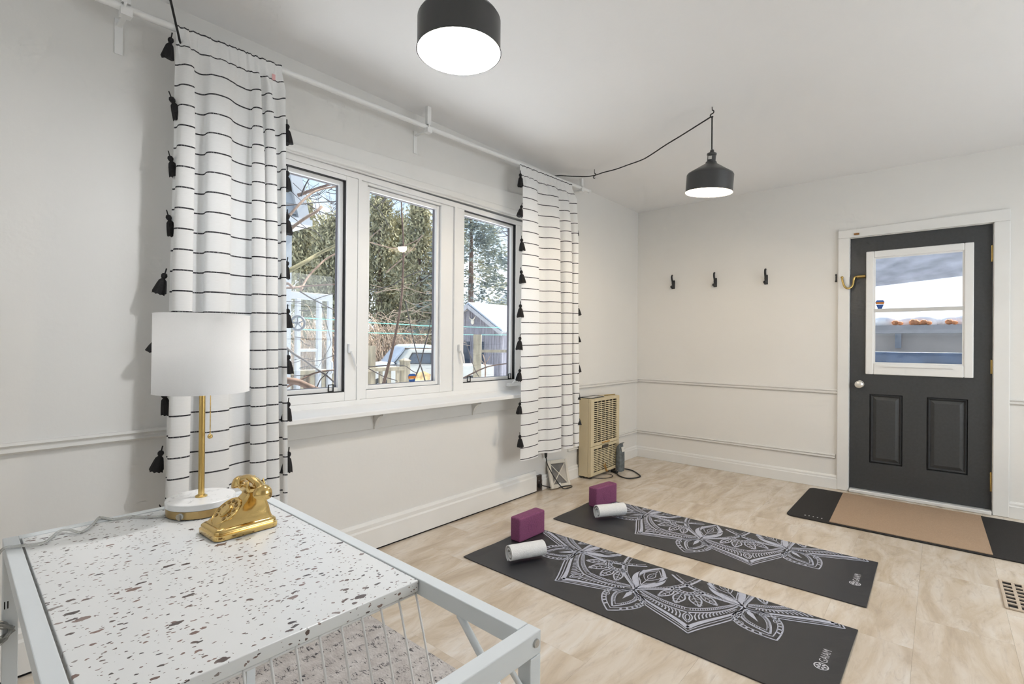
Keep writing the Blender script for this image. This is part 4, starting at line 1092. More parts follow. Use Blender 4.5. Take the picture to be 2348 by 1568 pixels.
build(MB().obox((.178, 4.112, .013), (.07, .03, .024), Matrix.Rotation(R(-20), 3, 'Z')), 'plug', 'black_rubber', hcord, world=True, bevel=.004)
build(MB().obox((.150, 4.150, .007), (.07, .06, .008), Matrix.Rotation(R(20), 3, 'Z')), 'warning_tag', 'paper', hcord, world=True).parent.name
build(MB().obox((.162, 4.146, .0116), (.05, .014, .001), Matrix.Rotation(R(40), 3, 'Z')), 'red_stripe', 'red_tag', hcord, world=True)
build(MB().tube(smoothline([(.10, 3.80, .005), (.18, 3.84, .005), (.23, 3.90, .005), (.235, 3.98, .005), (.19, 4.02, .005), (.13, 4.0, .006)], 6), .003, 8), 'thin_wire', 'bark_dark', label='thin dark wire curling out from under the heater', cat='wire', smooth=True)

# --- vent fan cover leaning on the wall, outlet box
vf = thing('fan_cover', 'square cream vent cover leaning against the wall under the curtain', 'vent cover', (.09, 3.40, .001), R(0))
lean = Matrix.Rotation(R(-17), 4, 'Y') @ Matrix.Rotation(R(-6), 4, 'X')
def fv(mb):
    mb.v = [tuple(lean @ Vector(p)) for p in mb.v]; return mb
W_ = .262
build(fv(MB().frame(0, -.02, .0, -W_ / 2, W_ / 2, .0, .225, (.034, .030, .032, .030))), 'frame', 'plastic_cream', vf, bevel=.005)
build(fv(MB().box(-.018, -.014, -W_ / 2 + .03, W_ / 2 - .03, .03, .195)), 'mesh_screen', 'mesh_grey', vf)
a0, a1, c0, c1 = -W_ / 2 + .034, W_ / 2 - .030, .032, .195
for p, q in (((a0, c0), (a1, c1)), ((a0, c1), (a1, c0))):
    build(fv(MB().bar((-.010, p[0], p[1]), (-.010, q[0], q[1]), .007, .006, (1, 0, 0))), 'cross_brace', 'plastic_cream', vf)
build(fv(MB().add([(-.013, .012, .112), (-.013, a1, c1), (-.013, a1, c0), (-.011, .012, .112), (-.011, a1, c1), (-.011, a1, c0)], [(0, 1, 2), (5, 4, 3), (0, 3, 4, 1), (1, 4, 5, 2), (2, 5, 3, 0)])), 'side_baffle', mat('baffle_grey', (.48, .45, .40), .5), vf)
build(fv(MB().obox((.002, -.03, .03), (.006, .03, .02))), 'clip', 'pvc_white', vf)
ob_ = thing('outlet_box', 'dark brown outlet box at the end of the tall baseboard', 'outlet', (.01, 3.185, .0008))
build(MB().box(.0, .012, 3.152, 3.222, .002, .128), 'back_plate', 'outlet_brown', ob_, world=True)
build(MB().frame(0, .012, .016, 3.152, 3.222, .002, .128, .006), 'frame', mat('outlet_edge', (.12, .09, .07), .5), ob_, world=True)
build(MB().obox((.024, 3.188, .048), (.026, .028, .030)), 'plug', 'black_rubber', ob_, world=True, bevel=.004)
build(MB().ball((.017, 3.185, .085), .005, 8), 'screw', 'bolt_steel', ob_, world=True)

# ================================================================== OUTSIDE
GZ = -.75
g = MB(); gn = 40
for i in range(gn + 1):
    for j in range(gn + 1):
        xx = -70 + 69.8 * i / gn; yy = -25 + 90 * j / gn
        g.v.append((xx, yy, GZ + .10 * math.sin(xx * .31 + 1) * math.cos(yy * .27) + .06 * math.sin(xx * 1.1 + yy * .7)))
for i in range(gn):
    for j in range(gn): a = i * (gn + 1) + j; g.f.append((a, a + gn + 1, a + gn + 2, a + 1))
N0 = len(g.v); g.add([(-70, -25, GZ - .6), (-.2, -25, GZ - .6), (-.2, 65, GZ - .6), (-70, 65, GZ - .6)], [(0, 3, 2, 1)])
build(g, 'snow_ground', 'snow', kind=S, label='snow covered yard outside the window', smooth=True)

# white house wing with lap siding, close on the left
hw = thing('house_wing', 'white sided house wing with steep gable outside the left pane', 'house', (-3.1, 1.6, GZ))
def hwb(mb, name, m='siding_white', parent=hw, **k): return build(mb, name, m, parent, world=True, **k)
HX = -2.8; yc = 2.49
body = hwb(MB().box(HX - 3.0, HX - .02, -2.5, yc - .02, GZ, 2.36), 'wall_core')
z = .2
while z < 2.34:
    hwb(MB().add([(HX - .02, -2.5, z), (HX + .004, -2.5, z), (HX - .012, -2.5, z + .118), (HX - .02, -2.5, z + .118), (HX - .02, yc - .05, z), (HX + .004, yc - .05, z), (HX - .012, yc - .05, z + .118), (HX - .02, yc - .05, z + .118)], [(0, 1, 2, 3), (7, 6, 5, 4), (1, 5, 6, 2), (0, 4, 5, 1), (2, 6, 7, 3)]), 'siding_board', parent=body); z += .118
hwb(MB().box(HX - .03, HX + .014, yc - .05, yc + .02, GZ, 2.40), 'corner_board')
gab = hwb(MB().prism([(-2.4, 2.44), (2.60, 2.44), (2.44, 3.16), (1.2, 6.0), (-2.4, 6.0)], 0, HX - .3, HX + .13), 'gable_core')
z = 2.50
while z < 5:
    yr = 2.60 - (z - 2.44) * .222 - .10
    hwb(MB().add([(HX + .13, -2.3, z), (HX + .152, -2.3, z), (HX + .136, -2.3, z + .105), (HX + .13, -2.3, z + .105), (HX + .13, yr, z), (HX + .152, yr, z), (HX + .136, yr - .023, z + .105), (HX + .13, yr - .023, z + .105)], [(0, 1, 2, 3), (7, 6, 5, 4), (1, 5, 6, 2), (0, 4, 5, 1), (2, 6, 7, 3)]), 'siding_board', parent=gab); z += .105
hwb(MB().hexa([(HX + .12, 2.50, 2.44), (HX + .19, 2.50, 2.44), (HX + .19, 2.625, 2.44), (HX + .12, 2.625, 2.44), (HX + .12, 1.945, 4.94), (HX + .19, 1.945, 4.94), (HX + .19, 2.07, 4.94), (HX + .12, 2.07, 4.94)]), 'rake_board', 'siding_shade')
hwb(MB().box(HX - .3, HX + .20, -2.4, 2.64, 2.40, 2.46), 'soffit', mat('soffit_grey', (.42, .44, .47), .6))

# glazed porch door unit beside the wing
pdx = -3.0
pd_ = thing('porch_door', 'white framed glass porch door beyond the left pane', 'door', (pdx, 2.85, GZ))
def pb(mb, name, m='siding_shade', parent=pd_, **k): return build(mb, name, m, parent, world=True, **k)
py = lambda u: onx(u, 790, pdx).y
pf = pb(MB().box(pdx - .04, pdx, py(664), py(762), 1.655, 1.735).box(pdx - .04, pdx, py(664), py(667), -.3, 1.66).box(pdx - .045, pdx + .01, py(679), py(688.5), -.3, 1.66).box(pdx - .045, pdx + .01, py(728), py(737), -.3, 1.66).box(pdx - .04, pdx, py(752.5), py(762), -.3, 1.66)
   .box(pdx - .045, pdx + .008, py(688), py(728), 1.065, 1.098).box(pdx - .04, pdx, py(664), py(762), -.34, -.2), 'door_frame', bevel=.004)
for a, b in ((667, 679.5), (688, 728.5), (736.5, 753)):
    pb(MB().box(pdx - .022, pdx - .018, py(a), py(b), -.2, 1.66), 'pane', 'glass', pf)
pb(MB().tube([(pdx + .012, py(757), .80), (pdx + .05, py(757), .82), (pdx + .05, py(757), .94), (pdx + .012, py(757), .96)], .012, 8), 'handle', parent=pf)

# clothesline pulley with green line
pc = at(683, 741, 4.15); fx_, fz_ = RT.copy(), Vector((0, 0, 1))
pu = thing('clothesline', 'green clothesline on a dark spoked pulley outside the window', 'clothesline', pc)
rr = .058
wh = MB()
cir = [pc + fx_ * rr * .96 * math.cos(a) + fz_ * rr * math.sin(a) for a in [2 * math.pi * i / 32 for i in range(33)]]
wh.tube(cir, .010, 8)
for i in range(5):
    a = 2 * math.pi * i / 5 + .4; wh.bar(pc, pc + fx_ * rr * math.cos(a) + fz_ * rr * math.sin(a), .008, .007, tuple(FW))
wh.tube([pc - FW * .02, pc + FW * .02], .014, 10)
build(wh, 'pulley_wheel', 'spoke_dark', pu, world=True, smooth=50)
build(MB().bar(pc, at(664, 738, 4.3), .02, .008).bar(at(664, 738, 4.3), at(645, 735, 4.5), .03, .02), 'pulley_arm', 'spoke_dark', pu, world=True)
for l_ in ([(684, 728, 4.15), (760, 733, 5.2), (846, 739.5, 7), (930, 744, 9.3), (1010, 748, 12.2), (1195, 752, 20)], [(684, 755, 4.15), (760, 758.5, 5.2), (846, 763, 7), (930, 765, 9.3), (1010, 767, 12.2), (1195, 768, 20)]):
    P_ = [at(*q) for q in l_]; build(MB().tube(smoothline(P_, 4), [.0035 + .006 * i / 20 for i in range(21)], 6), 'line', 'clothesline_green', pu, world=True)

# deck railing
dr = thing('deck_railing', 'weathered wooden deck railing outside the window', 'railing', (-3.6, 3.6, GZ))
def drb(mb, name, parent=dr, m='deck_wood', **k): return build(mb, name, m, parent, world=True, **k)
rx = -3.6; ra = onx(668, 860, rx); rb2 = onx(925, 846, rx)
ztop_ = .825
top = drb(MB().box(rx - .06, rx + .06, ra.y - .6, rb2.y, ztop_ - .055, ztop_), 'top_rail', bevel=.005)
drb(MB().box(rx - .03, rx + .03, ra.y - .6, rb2.y, .12, .20), 'bottom_rail')
yy = ra.y - .5
while yy < rb2.y - .06:
    drb(MB().box(rx + .02, rx + .055, yy, yy + .045, .05, ztop_ - .05), 'baluster'); yy += .145
post = drb(MB().box(rx - .055, rx + .055, rb2.y - .03, rb2.y + .085, GZ, .90), 'post', bevel=.004)
drb(MB().loft([[(rx + sx_ * .065, rb2.y + .0275 + sy_ * .065, .90) for sx_, sy_ in ((-1, -1), (1, -1), (1, 1), (-1, 1))], [(rx + sx_ * .065, rb2.y + .0275 + sy_ * .065, .915) for sx_, sy_ in ((-1, -1), (1, -1), (1, 1), (-1, 1))], [(rx + sx_ * .01, rb2.y + .0275 + sy_ * .01, .945) for sx_, sy_ in ((-1, -1), (1, -1), (1, 1), (-1, 1))]]), 'post_cap', post)
drb(MB().box(rx - .06, rx + .03, onx(852, 800, rx).y - .04, onx(852, 800, rx).y + .05, GZ, 1.13), 'post', bevel=.004)
deck = build(MB().box(-5.4, -3.2, ra.y - 1.2, rb2.y + .1, -.02, .06), 'deck_floor', 'snow', label='snow covered deck boards behind the railing', cat='deck')

# post with rail in front of the shed
pt = thing('fence_post', 'tall wooden post with one cross rail before the shed', 'post', at(1095, 870, 9.0))
t9 = 9.0; pA = at(1095, 767, t9); pB = at(1095, 900, t9)
build(MB().bar((pA.x, pA.y, GZ), pA, .14, .14, tuple(RT)), 'post', 'deck_wood', pt, world=True, bevel=.005)
build(MB().bar(at(1102, 805, t9), at(1200, 805, t9 + .6), .05, .05), 'cross_rail', 'deck_wood', pt, world=True)

# pickup truck
tC = at(1003, 880, 18.0); tC.z = GZ
fl_ = (-RT * .86 - FW * .5); fl_.z = 0; fl_.normalize()
ang = math.atan2(fl_.y, fl_.x)
tk = thing('pickup_truck', 'old cream pickup truck with snow on its roof and bonnet', 'truck', (tC.x, tC.y, GZ), ang)
# local: +x forward, +y left side of truck; the side we see is y = +0 plane (towards camera is +y or -y)
vis = 1 if (Matrix.Rotation(ang, 3, 'Z') @ Vector((0, 1, 0))).dot(-FW) > 0 else -1
TWD = 1.75
def tkb(mb, name, m='truck_cream', parent=tk, **k):
    mb.v = [(a, b * vis - vis * TWD / 2 * 0, c) for a, b, c in mb.v]; 
    if vis < 0: mb.f = [f_[::-1] for f_ in mb.f]
    return build(mb, name, m, parent, **k)
# profile cab (x,z) extruded in y from 0 (near side) to -TWD
cab = [(0, .55), (0, 1.10), (.10, 1.60), (.20, 1.70), (1.0, 1.72), (1.10, 1.67), (1.50, 1.17), (1.52, .55)]
def pxz(poly, y0, y1, mb=None):
    mb = mb or MB(); return mb.prism(poly, 1, y0, y1)
cabo = tkb(pxz(cab, -TWD, 0), 'cab', bevel=.06, seg=3)
tkb(pxz([(1.50, .50), (1.50, 1.16), (2.55, 1.06), (2.66, .98), (2.70, .50)], -TWD, 0), 'bonnet', bevel=.05, seg=3)
tkb(pxz([(-2.3, .55), (-2.3, 1.10), (-.02, 1.10), (-.02, .55)], -TWD, 0), 'cargo_bed', bevel=.03)
tkb(pxz([(.22, 1.16), (.24, 1.56), (.95, 1.58), (1.18, 1.18)], .002, .012), 'window_rim', 'black_rubber', cabo)
tkb(pxz([(.27, 1.19), (.29, 1.53), (.93, 1.54), (1.12, 1.21)], .010, .018), 'side_window', 'glass_dark', cabo)
tkb(pxz([(1.36, 1.16), (1.02, 1.60), (1.10, 1.65), (1.49, 1.18)], -TWD + .1, -.06), 'windscreen', 'glass_dark', cabo)
tkb(pxz([(.10, .56), (.10, 1.12), (1.22, 1.12), (1.22, .56)], .002, .014), 'door_panel', 'truck_cream', cabo, bevel=.006)
tkb(pxz([(.30, .60), (.26, .80), (.52, .92), (.86, .84), (1.02, .70), (.98, .60)], .012, .018), 'rust_patch', mat('truck_rust', (.50, .34, .16), .8, var=.5, vscale=6), cabo)
tkb(MB().box(.30, .44, .014, .03, .98, 1.01), 'door_handle', 'bolt_steel', cabo)
for wx in (2.05, -1.35):
    tkb(MB().lathe([(.20, -.02), (.36, -.02), (.37, .06), (.37, .16), (.36, .2), (.20, .2)], (wx, -.2, .37), 28, Matrix.Rotation(R(-90), 3, 'X')), 'wheel', 'black_rubber', smooth=40)
    tkb(MB().lathe([(.21, 0), (.18, .03), (.06, .05), (.001, .055)], (wx, .0, .37), 20, Matrix.Rotation(R(-90), 3, 'X')), 'hub', 'bolt_steel', smooth=40)
tkb(MB().lathe([(.06, 0), (.05, .02), (.001, .03)], (2.66, -.10, .80), 12, Matrix.Rotation(R(90), 3, 'Y')), 'turn_light', 'sticker_orange')
sn = thing('snow_load', 'thick snow lying on the truck roof, windscreen and bonnet', 'snow', (tC.x, tC.y, GZ), ang)
def snb(mb, name):
    mb.v = [(a, b * vis, c) for a, b, c in mb.v]
    if vis < 0: mb.f = [f_[::-1] for f_ in mb.f]
    return build(mb, name, 'snow_toned_down', sn, bevel=.05, seg=3)
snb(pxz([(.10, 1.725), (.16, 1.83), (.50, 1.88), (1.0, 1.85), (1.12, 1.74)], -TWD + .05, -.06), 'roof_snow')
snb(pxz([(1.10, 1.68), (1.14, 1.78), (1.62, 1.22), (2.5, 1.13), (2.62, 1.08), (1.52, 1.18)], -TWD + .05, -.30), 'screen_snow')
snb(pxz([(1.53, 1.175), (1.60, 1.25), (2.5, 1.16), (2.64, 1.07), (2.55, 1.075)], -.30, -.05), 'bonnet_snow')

# wooden shed
sA = at(1083, 700, 23.0); rgt = RT.copy(); rgt.z = 0; rgt.normalize(); bck = FW.copy(); bck.z = 0; bck.normalize()
# the gable faces us slightly turned; ridge runs away to the right
ang_s = math.atan2(rgt.y, rgt.x) - R(42)
sh_ = thing('wooden_shed', 'grey plank shed with snow covered roof beyond the right pane', 'shed', (sA.x, sA.y, GZ), ang_s)
def sb(mb, name, m='shed_wood', parent=sh_, **k): return build(mb, name, m, parent, **k)
RH = sA.z - GZ; EH = 2.62; HWd = 1.85; DEP = 6.5
eave = lambda xx: EH + (RH - EH) * (1 - abs(xx) / HWd)
xx = -HWd
while xx < HWd - .01:
    x2 = min(xx + .155, HWd); dpt = rnd.uniform(0, .015)
    inL, inR = (-.85 <= xx + .07 <= -.10), (.25 <= xx + .07 <= .78)
    zb_ = 2.0 if (inL or inR) else 0.
    sb(MB().hexa([(xx + .006, dpt, zb_), (x2 - .006, dpt, zb_), (x2 - .006, dpt + .03, zb_), (xx + .006, dpt + .03, zb_), (xx + .006, dpt, eave(xx) - .06), (x2 - .006, dpt, eave(x2) - .06), (x2 - .006, dpt + .03, eave(x2) - .06), (xx + .006, dpt + .03, eave(xx) - .06)]), 'plank')
    xx = x2
yy = .04
while yy < DEP:
    sb(MB().box(HWd - .03 - rnd.uniform(0, .01), HWd, yy + .006, yy + .149, 0, EH - .1), 'plank'); yy += .155
sb(MB().prism([(-HWd + .05, .0), (HWd - .05, .0), (HWd - .05, EH - .1), (0, RH - .2), (-HWd + .05, EH - .1)], 1, .05, DEP), 'dark_interior', mat('shed_dark', (.06, .075, .10), .8))
rf = sb(MB().hexa([(0, -.3, RH - .05), (HWd + .32, -.3, EH - .30), (HWd + .32, DEP, EH - .30), (0, DEP, RH - .05), (0, -.3, RH + .03), (HWd + .32, -.3, EH - .22), (HWd + .32, DEP, EH - .22), (0, DEP, RH + .03)])
        .hexa([(-HWd - .32, -.3, EH - .30), (0, -.3, RH - .05), (0, DEP, RH - .05), (-HWd - .32, DEP, EH - .30), (-HWd - .32, -.3, EH - .22), (0, -.3, RH + .03), (0, DEP, RH + .03), (-HWd - .32, DEP, EH - .22)]), 'roof', mat('roof_grey', (.20, .19, .20), .8))
sb(MB().hexa([(0, -.28, RH + .035), (HWd + .30, -.28, EH - .215), (HWd + .30, DEP, EH - .215), (0, DEP, RH + .035), (0, -.28, RH + .15), (HWd + .30, -.28, EH - .10), (HWd + .30, DEP, EH - .10), (0, DEP, RH + .15)])
   .hexa([(-HWd - .30, -.28, EH - .215), (0, -.28, RH + .035), (0, DEP, RH + .035), (-HWd - .30, DEP, EH - .215), (-HWd - .30, -.28, EH - .10), (0, -.28, RH + .15), (0, DEP, RH + .15), (-HWd - .30, DEP, EH - .10)]), 'roof_snow', 'snow_toned_down', rf, bevel=.04)
sb(MB().bar((0, -.31, RH - .06), (HWd + .32, -.31, EH - .30), .03, .16, (0, 0, 1)).bar((0, -.31, RH - .06), (-HWd - .32, -.31, EH - .30), .03, .16, (0, 0, 1)), 'barge_board', mat('barge_grey', (.38, .37, .38), .8), rf)
sb(MB().tube([(HWd - .25, 1.0, EH - .1), (HWd - .25, 1.0, EH + .35)], .05, 8), 'stove_pipe', 'black_metal', rf)
sk_ = sb(MB().ball((.05, -.02, RH - .75), .09, 8, 1.5).tube([(.05, -.03, RH - .68), (.20, -.05, RH - .60), (.26, -.05, RH - .50)], [.03, .025, .008], 6).tube([(.05, -.03, RH - .68), (-.10, -.05, RH - .60), (-.16, -.05, RH - .50)], [.03, .025, .008], 6), 'skull_ornament', mat('bone', (.72, .66, .55), .7))
mound = build(MB().ball(at(1140, 895, 16.0), .9, 16, .45), 'snow_mound', 'snow', label='snow heap in front of the shed', cat='snow', smooth=True)
rh = at(1160, 690, 40.0)
rhs = thing('red_house', 'distant red house with snowy roof behind the shed', 'house', (rh.x, rh.y, GZ), ang_s)
build(MB().box(-1.2, 6, 0, 4, 0, 4.4), 'wall', 'red_siding', rhs)
build(MB().prism([(-1.5, 4.4), (6.3, 4.4), (6.3, 4.9), (2.4, 7.0), (-1.5, 4.9)], 1, -.3, 4.3), 'roof', 'snow_toned_down', rhs)

# board fence across the yard
fa, fb = at(600, 850, 22), at(1080, 850, 27); fa.z = fb.z = GZ; dv = (fb - fa); nf = int(dv.length / .17); dn = dv.normalized()
fe_ = thing('board_fence', 'weathered vertical board fence across the back of the yard', 'fence', fa, math.atan2(dv.y, dv.x))
bmesh_ = None
for i in range(nf):
    if bmesh_ is None:
        o = build(MB().box(.006, .160, 0, .025, 0, 1.62), 'board', 'old_wood', fe_); bmesh_ = o.data
    else:
        o = bpy.data.objects.new('board', bmesh_); COL.objects.link(o); o.parent = fe_
    o.location = (i * .17, rnd.uniform(-.01, .01), rnd.uniform(-.03, .02))
build(MB().box(0, nf * .17, .03, .07, .35, .44).box(0, nf * .17, .03, .07, 1.2, 1.29), 'fence_rail', 'old_wood', fe_)

# ---- trees
def card(mb, p, d, w, l, rg):
    d = d.normalized(); s_ = d.cross(Vector((rg.uniform(-1, 1), rg.uniform(-1, 1), rg.uniform(-1, 1)))).normalized() * w / 2
    e = p + d * l; m_ = p + d * l * .55
    b = len(mb.v); mb.v += [tuple(p), tuple(m_ + s_), tuple(e), tuple(m_ - s_)]; mb.f.append((b, b + 1, b + 2, b + 3))
def conifer(name, label, u, t, top_v, width, n, m, seed, shape='cedar', group='evergreen trees behind the yard'):
    rg = random.Random(seed); base = at(u, 850, t); topz = at(u, top_v, t).z; Hh = topz - GZ
    root = thing(name, label, 'tree', (base.x, base.y, GZ), group=group)
    build(MB().tube([(0, 0, 0), (rg.uniform(-.1, .1), 0, Hh * .5), (0, 0, Hh * .93)], [.22, .14, .03], 8), 'trunk', 'bark_brown', root)
    mb = MB()
    nb = int(n / 26)
    for i in range(nb):
        f = rg.random() ** (.8 if shape == 'cedar' else .75)
        z_ = Hh * (.10 + .88 * f)
        if shape == 'cedar': rad_ = width * (1 - f ** 2.6) * (.75 + .25 * math.sin(f * 9 + seed)) + .15
        else: rad_ = width * (1 - f) ** .85 + .12
        a = rg.uniform(0, 2 * math.pi); rr_ = rad_ * math.sqrt(rg.uniform(.15, 1))
        c = Vector((rr_ * math.cos(a), rr_ * math.sin(a), z_))
        out_ = Vector((math.cos(a), math.sin(a), 0))
        for q in range(26):
            if shape == 'cedar':
                p = c + Vector((rg.gauss(0, .20), rg.gauss(0, .20), rg.gauss(0, .38))); d = out_ * rg.uniform(.1, .6) + Vector((rg.uniform(-.5, .5), rg.uniform(-.5, .5), rg.uniform(-.9, .9))); card(mb, p, d, rg.uniform(.07, .14), rg.uniform(.18, .42), rg)
            else:
                s_ = rg.uniform(-.5, .5); p = c + out_ * s_ * .9 + Vector((rg.gauss(0, .18), rg.gauss(0, .18), rg.gauss(0, .09) - .10 * s_)); d = out_ + Vector((rg.uniform(-.8, .8), rg.uniform(-.8, .8), rg.uniform(-.4, .3))); card(mb, p, d, rg.uniform(.06, .13), rg.uniform(.18, .40), rg)
    build(mb, 'foliage', m, root)
    return root
conifer('cedar_tree', 'olive cedar tree seen through the left pane beside the house wing', 690, 31, 470, 2.0, 9000, 'cedar_leaf', 11)
conifer('cedar_tree', 'olive cedar tree seen through the right half of the left pane', 755, 30, 505, 1.9, 9000, 'cedar_leaf', 12)
conifer('cedar_tree', 'olive cedar tree at the left of the middle pane', 868, 31, 452, 1.75, 9000, 'cedar_leaf', 13)
conifer('cedar_tree', 'olive cedar tree in the centre of the middle pane', 915, 33, 500, 1.5, 7000, 'cedar_leaf', 14)
conifer('cedar_tree', 'tall olive cedar tree at the right of the middle pane', 958, 30, 462, 1.75, 9000, 'cedar_leaf', 15)
conifer('cedar_tree', 'shorter olive cedar tree by the right edge of the middle pane', 1010, 32, 560, 1.6, 7000, 'cedar_leaf', 16)
conifer('spruce_tree', 'tall dark spruce tree seen through the right pane', 1078, 29, 400, 3.6, 11000, 'spruce_leaf', 17, 'spruce')

def bare_tree(name, label, u, t, top_v, seed, m, spread=.55, group='bare winter trees', levels=5, r0=.12):
    rg = random.Random(seed); base = at(u, 850, t); Hh = at(u, top_v, t).z - GZ
    root = thing(name, label, 'tree', (base.x, base.y, GZ), group=group)
    mb = MB()
    def grow(p, d, l, r, lv):
        pts = [p]; q = p.copy(); dd = d.copy()
        for i in range(4):
            dd = (dd + Vector((rg.gauss(0, .13), rg.gauss(0, .13), rg.gauss(.03, .10)))).normalized(); q = q + dd * l / 4; pts.append(q.copy())
        mb.tube(pts, [r * (1 - .11 * i) for i in range(5)], 5 if lv < 3 else 3, caps=False)
        if lv >= levels: return
        for i in range(3 if lv else 4):
            f = rg.uniform(.45, 1); s_ = pts[min(4, max(1, round(f * 4)))]
            nd = (dd + Vector((rg.gauss(0, spread), rg.gauss(0, spread), rg.gauss(.08, spread * .6)))).normalized()
            grow(s_, nd, l * rg.uniform(.55, .78), r * .55, lv + 1)
    grow(Vector((0, 0, 0)), Vector((0, 0, 1)), Hh * .42, r0, 0)
    build(mb, 'branches', m, root)
bare_tree('bare_tree', 'tall bare tree rising behind the cedars at the left pane', 742, 38, 330, 21, 'bark_dark', r0=.2)
bare_tree('bare_tree', 'bare tree top behind the cedars at the middle pane', 872, 40, 400, 22, 'bark_dark', r0=.2)
bare_tree('bare_tree', 'thin bare tree right of the spruce', 1185, 42, 470, 23, 'bark_dark', r0=.12)

def brush(label, u, t, wid, hgt, n, seed):
    rg = random.Random(seed); base = at(u, 850, t)
    root = thing('brush', label, 'bush', (base.x, base.y, GZ), group='tangled tan brush along the fence')
    mb = MB()
    for i in range(n):
        p = Vector((RT.x * rg.uniform(-.4, .4) * wid, RT.y * rg.uniform(-.4, .4) * wid, 0)); a = rg.uniform(0, 6.28); h = hgt * rg.uniform(.55, 1.1); o = wid * rg.uniform(.2, .75)
        e = p + Vector((math.cos(a) * o, math.sin(a) * o, h * rg.uniform(.55, 1)))
        m_ = p + Vector((math.cos(a) * o * .35, math.sin(a) * o * .35, h))
        mb.tube(bez(tuple(p), tuple(p + Vector((0, 0, h * .6))), tuple(m_), tuple(e), 8), [.020 - .0016 * k for k in range(9)], 3, caps=False)
    build(mb, 'stems', 'twig_tan', root)
brush('tangled tan brush seen through the glass porch door', 705, 20, 2.6, 3.2, 130, 31)
brush('tangled tan brush right of the glass porch door', 775, 20, 2.2, 3.0, 110, 32)
brush('tangled tan brush at the left of the middle pane', 870, 19.5, 2.2, 3.1, 150, 33)
brush('tangled tan brush behind the pickup truck roof', 935, 22.5, 2.6, 3.0, 130, 34)

# near shrub: individual branches just outside the glass
nb_ = thing('bare_shrub', 'bare branching shrub growing close outside the window', 'shrub', at(640, 905, 3.5))
def br_(pts, t, r, m='bark_dark', tv=0.):
    P_ = smoothline([at(u, v, t + tv * i / max(1, len(pts) - 1)) for i, (u, v) in enumerate(pts)], 5); n_ = len(P_)
    R_ = [r * (1 - .45 * i / n_) for i in range(n_)] if not isinstance(r, tuple) else [r[0] + (r[1] - r[0]) * i / n_ for i in range(n_)]
    build(MB().tube(P_, R_, 6), 'branch', m, nb_, world=True, smooth=True)
br_([(640, 525), (652, 508), (680, 475), (700, 455), (720, 440), (745, 432), (790, 425)], 3.6, .011, 'bark_tan', .4)
br_([(636, 555), (648, 545), (670, 522), (700, 500), (725, 485), (738, 473)], 3.4, (.011, .010), 'bark_tan', .2)
br_([(640, 472), (690, 468), (730, 464), (790, 461)], 3.8, .006, 'bark_dark', .4)
br_([(705, 467), (730, 483), (755, 492), (790, 497)], 3.9, .0045)
br_([(690, 450), (700, 425), (715, 400), (725, 380)], 3.7, .006)
br_([(683, 448), (705, 440), (740, 428), (790, 412)], 4.4, .016, 'bark_brown')
br_([(660, 622), (700, 600), (730, 582), (790, 552)], 4.2, .022, 'bark_olive', .3)
br_([(690, 665), (705, 636), (730, 610), (750, 592), (790, 572)], 4.0, .010, 'bark_tan', .3)
br_([(640, 476), (680, 505), (705, 525)], 3.6, .004)
br_([(640, 510), (690, 521), (725, 531), (742, 553)], 3.7, .004)
br_([(636, 660), (680, 659), (700, 656), (790, 651)], 3.5, .010, 'bark_brown', .3)
br_([(640, 655), (660, 650), (672, 662)], 3.4, .012, 'bark_brown')
br_([(688, 668), (710, 682), (725, 690), (745, 700), (772, 714)], 3.7, .006)
br_([(722, 687), (740, 680), (768, 672)], 3.7, .004)
br_([(737, 700), (748, 740), (757, 775), (758, 790), (745, 815), (730, 842)], 3.7, .0032)
br_([(640, 782), (672, 810), (700, 827), (725, 845), (750, 862), (767, 877)], 3.4, .010, 'bark_dark', .3)
br_([(636, 899), (690, 870), (730, 853), (790, 846)], 3.4, .009, 'bark_brown', .3)
br_([(630, 872), (646, 872), (680, 875), (705, 885), (725, 893), (760, 906)], 3.3, (.028, .020), 'bark_brown', .2)
br_([(705, 828), (735, 826), (772, 812)], 3.6, .004)
br_([(725, 892), (735, 870), (748, 858), (755, 848)], 3.5, .005)
br_([(920, 452), (922, 500), (925, 560), (924, 620), (921, 680), (912, 740), (902, 790), (890, 840), (874, 900)], 3.9, (.005, .014), 'bark_brown', -.1)
br_([(930, 690), (948, 780), (960, 825), (970, 855), (980, 895)], 4.3, (.004, .007))
br_([(998, 670), (985, 750), (972, 800), (962, 840), (945, 880)], 4.4, (.004, .007))
br_([(903, 652), (930, 635), (965, 622), (985, 625)], 4.4, .005)
br_([(950, 655), (985, 630), (1015, 608)], 4.5, .006)
br_([(840, 664), (870, 662), (903, 652)], 4.4, .005)
br_([(840, 553), (875, 563), (905, 569), (930, 562), (955, 551), (968, 540)], 5.0, .006, 'bark_tan')
br_([(885, 625), (925, 590), (950, 565), (970, 538)], 5.1, .006, 'bark_tan')
br_([(840, 550), (860, 535), (875, 522)], 5.0, .005, 'bark_tan')
br_([(840, 842), (880, 838), (925, 838), (945, 850), (958, 856)], 4.2, .005)
br_([(840, 842), (880, 863), (905, 871), (912, 874)], 4.2, .005)
br_([(846, 465), (870, 483), (885, 505), (895, 525)], 4.6, .005)
br_([(1060, 868), (1100, 848), (1130, 838), (1185, 831)], 5.4, .010, 'bark_brown')
br_([(1112, 885), (1113, 850), (1112, 830), (1107, 812)], 6.0, .010, 'bark_tan')
br_([(1112, 832), (1118, 826), (1124, 815)], 6.0, .006, 'bark_tan'); br_([(1112, 838), (1105, 828), (1102, 830)], 6.0, .005, 'bark_tan')
br_([(1066, 780), (1078, 815), (1090, 850), (1110, 880)], 5.2, .006)
br_([(1185, 524), (1165, 530), (1138, 533)], 6.0, .006); br_([(1185, 530), (1160, 541), (1138, 543)], 6.0, .006)
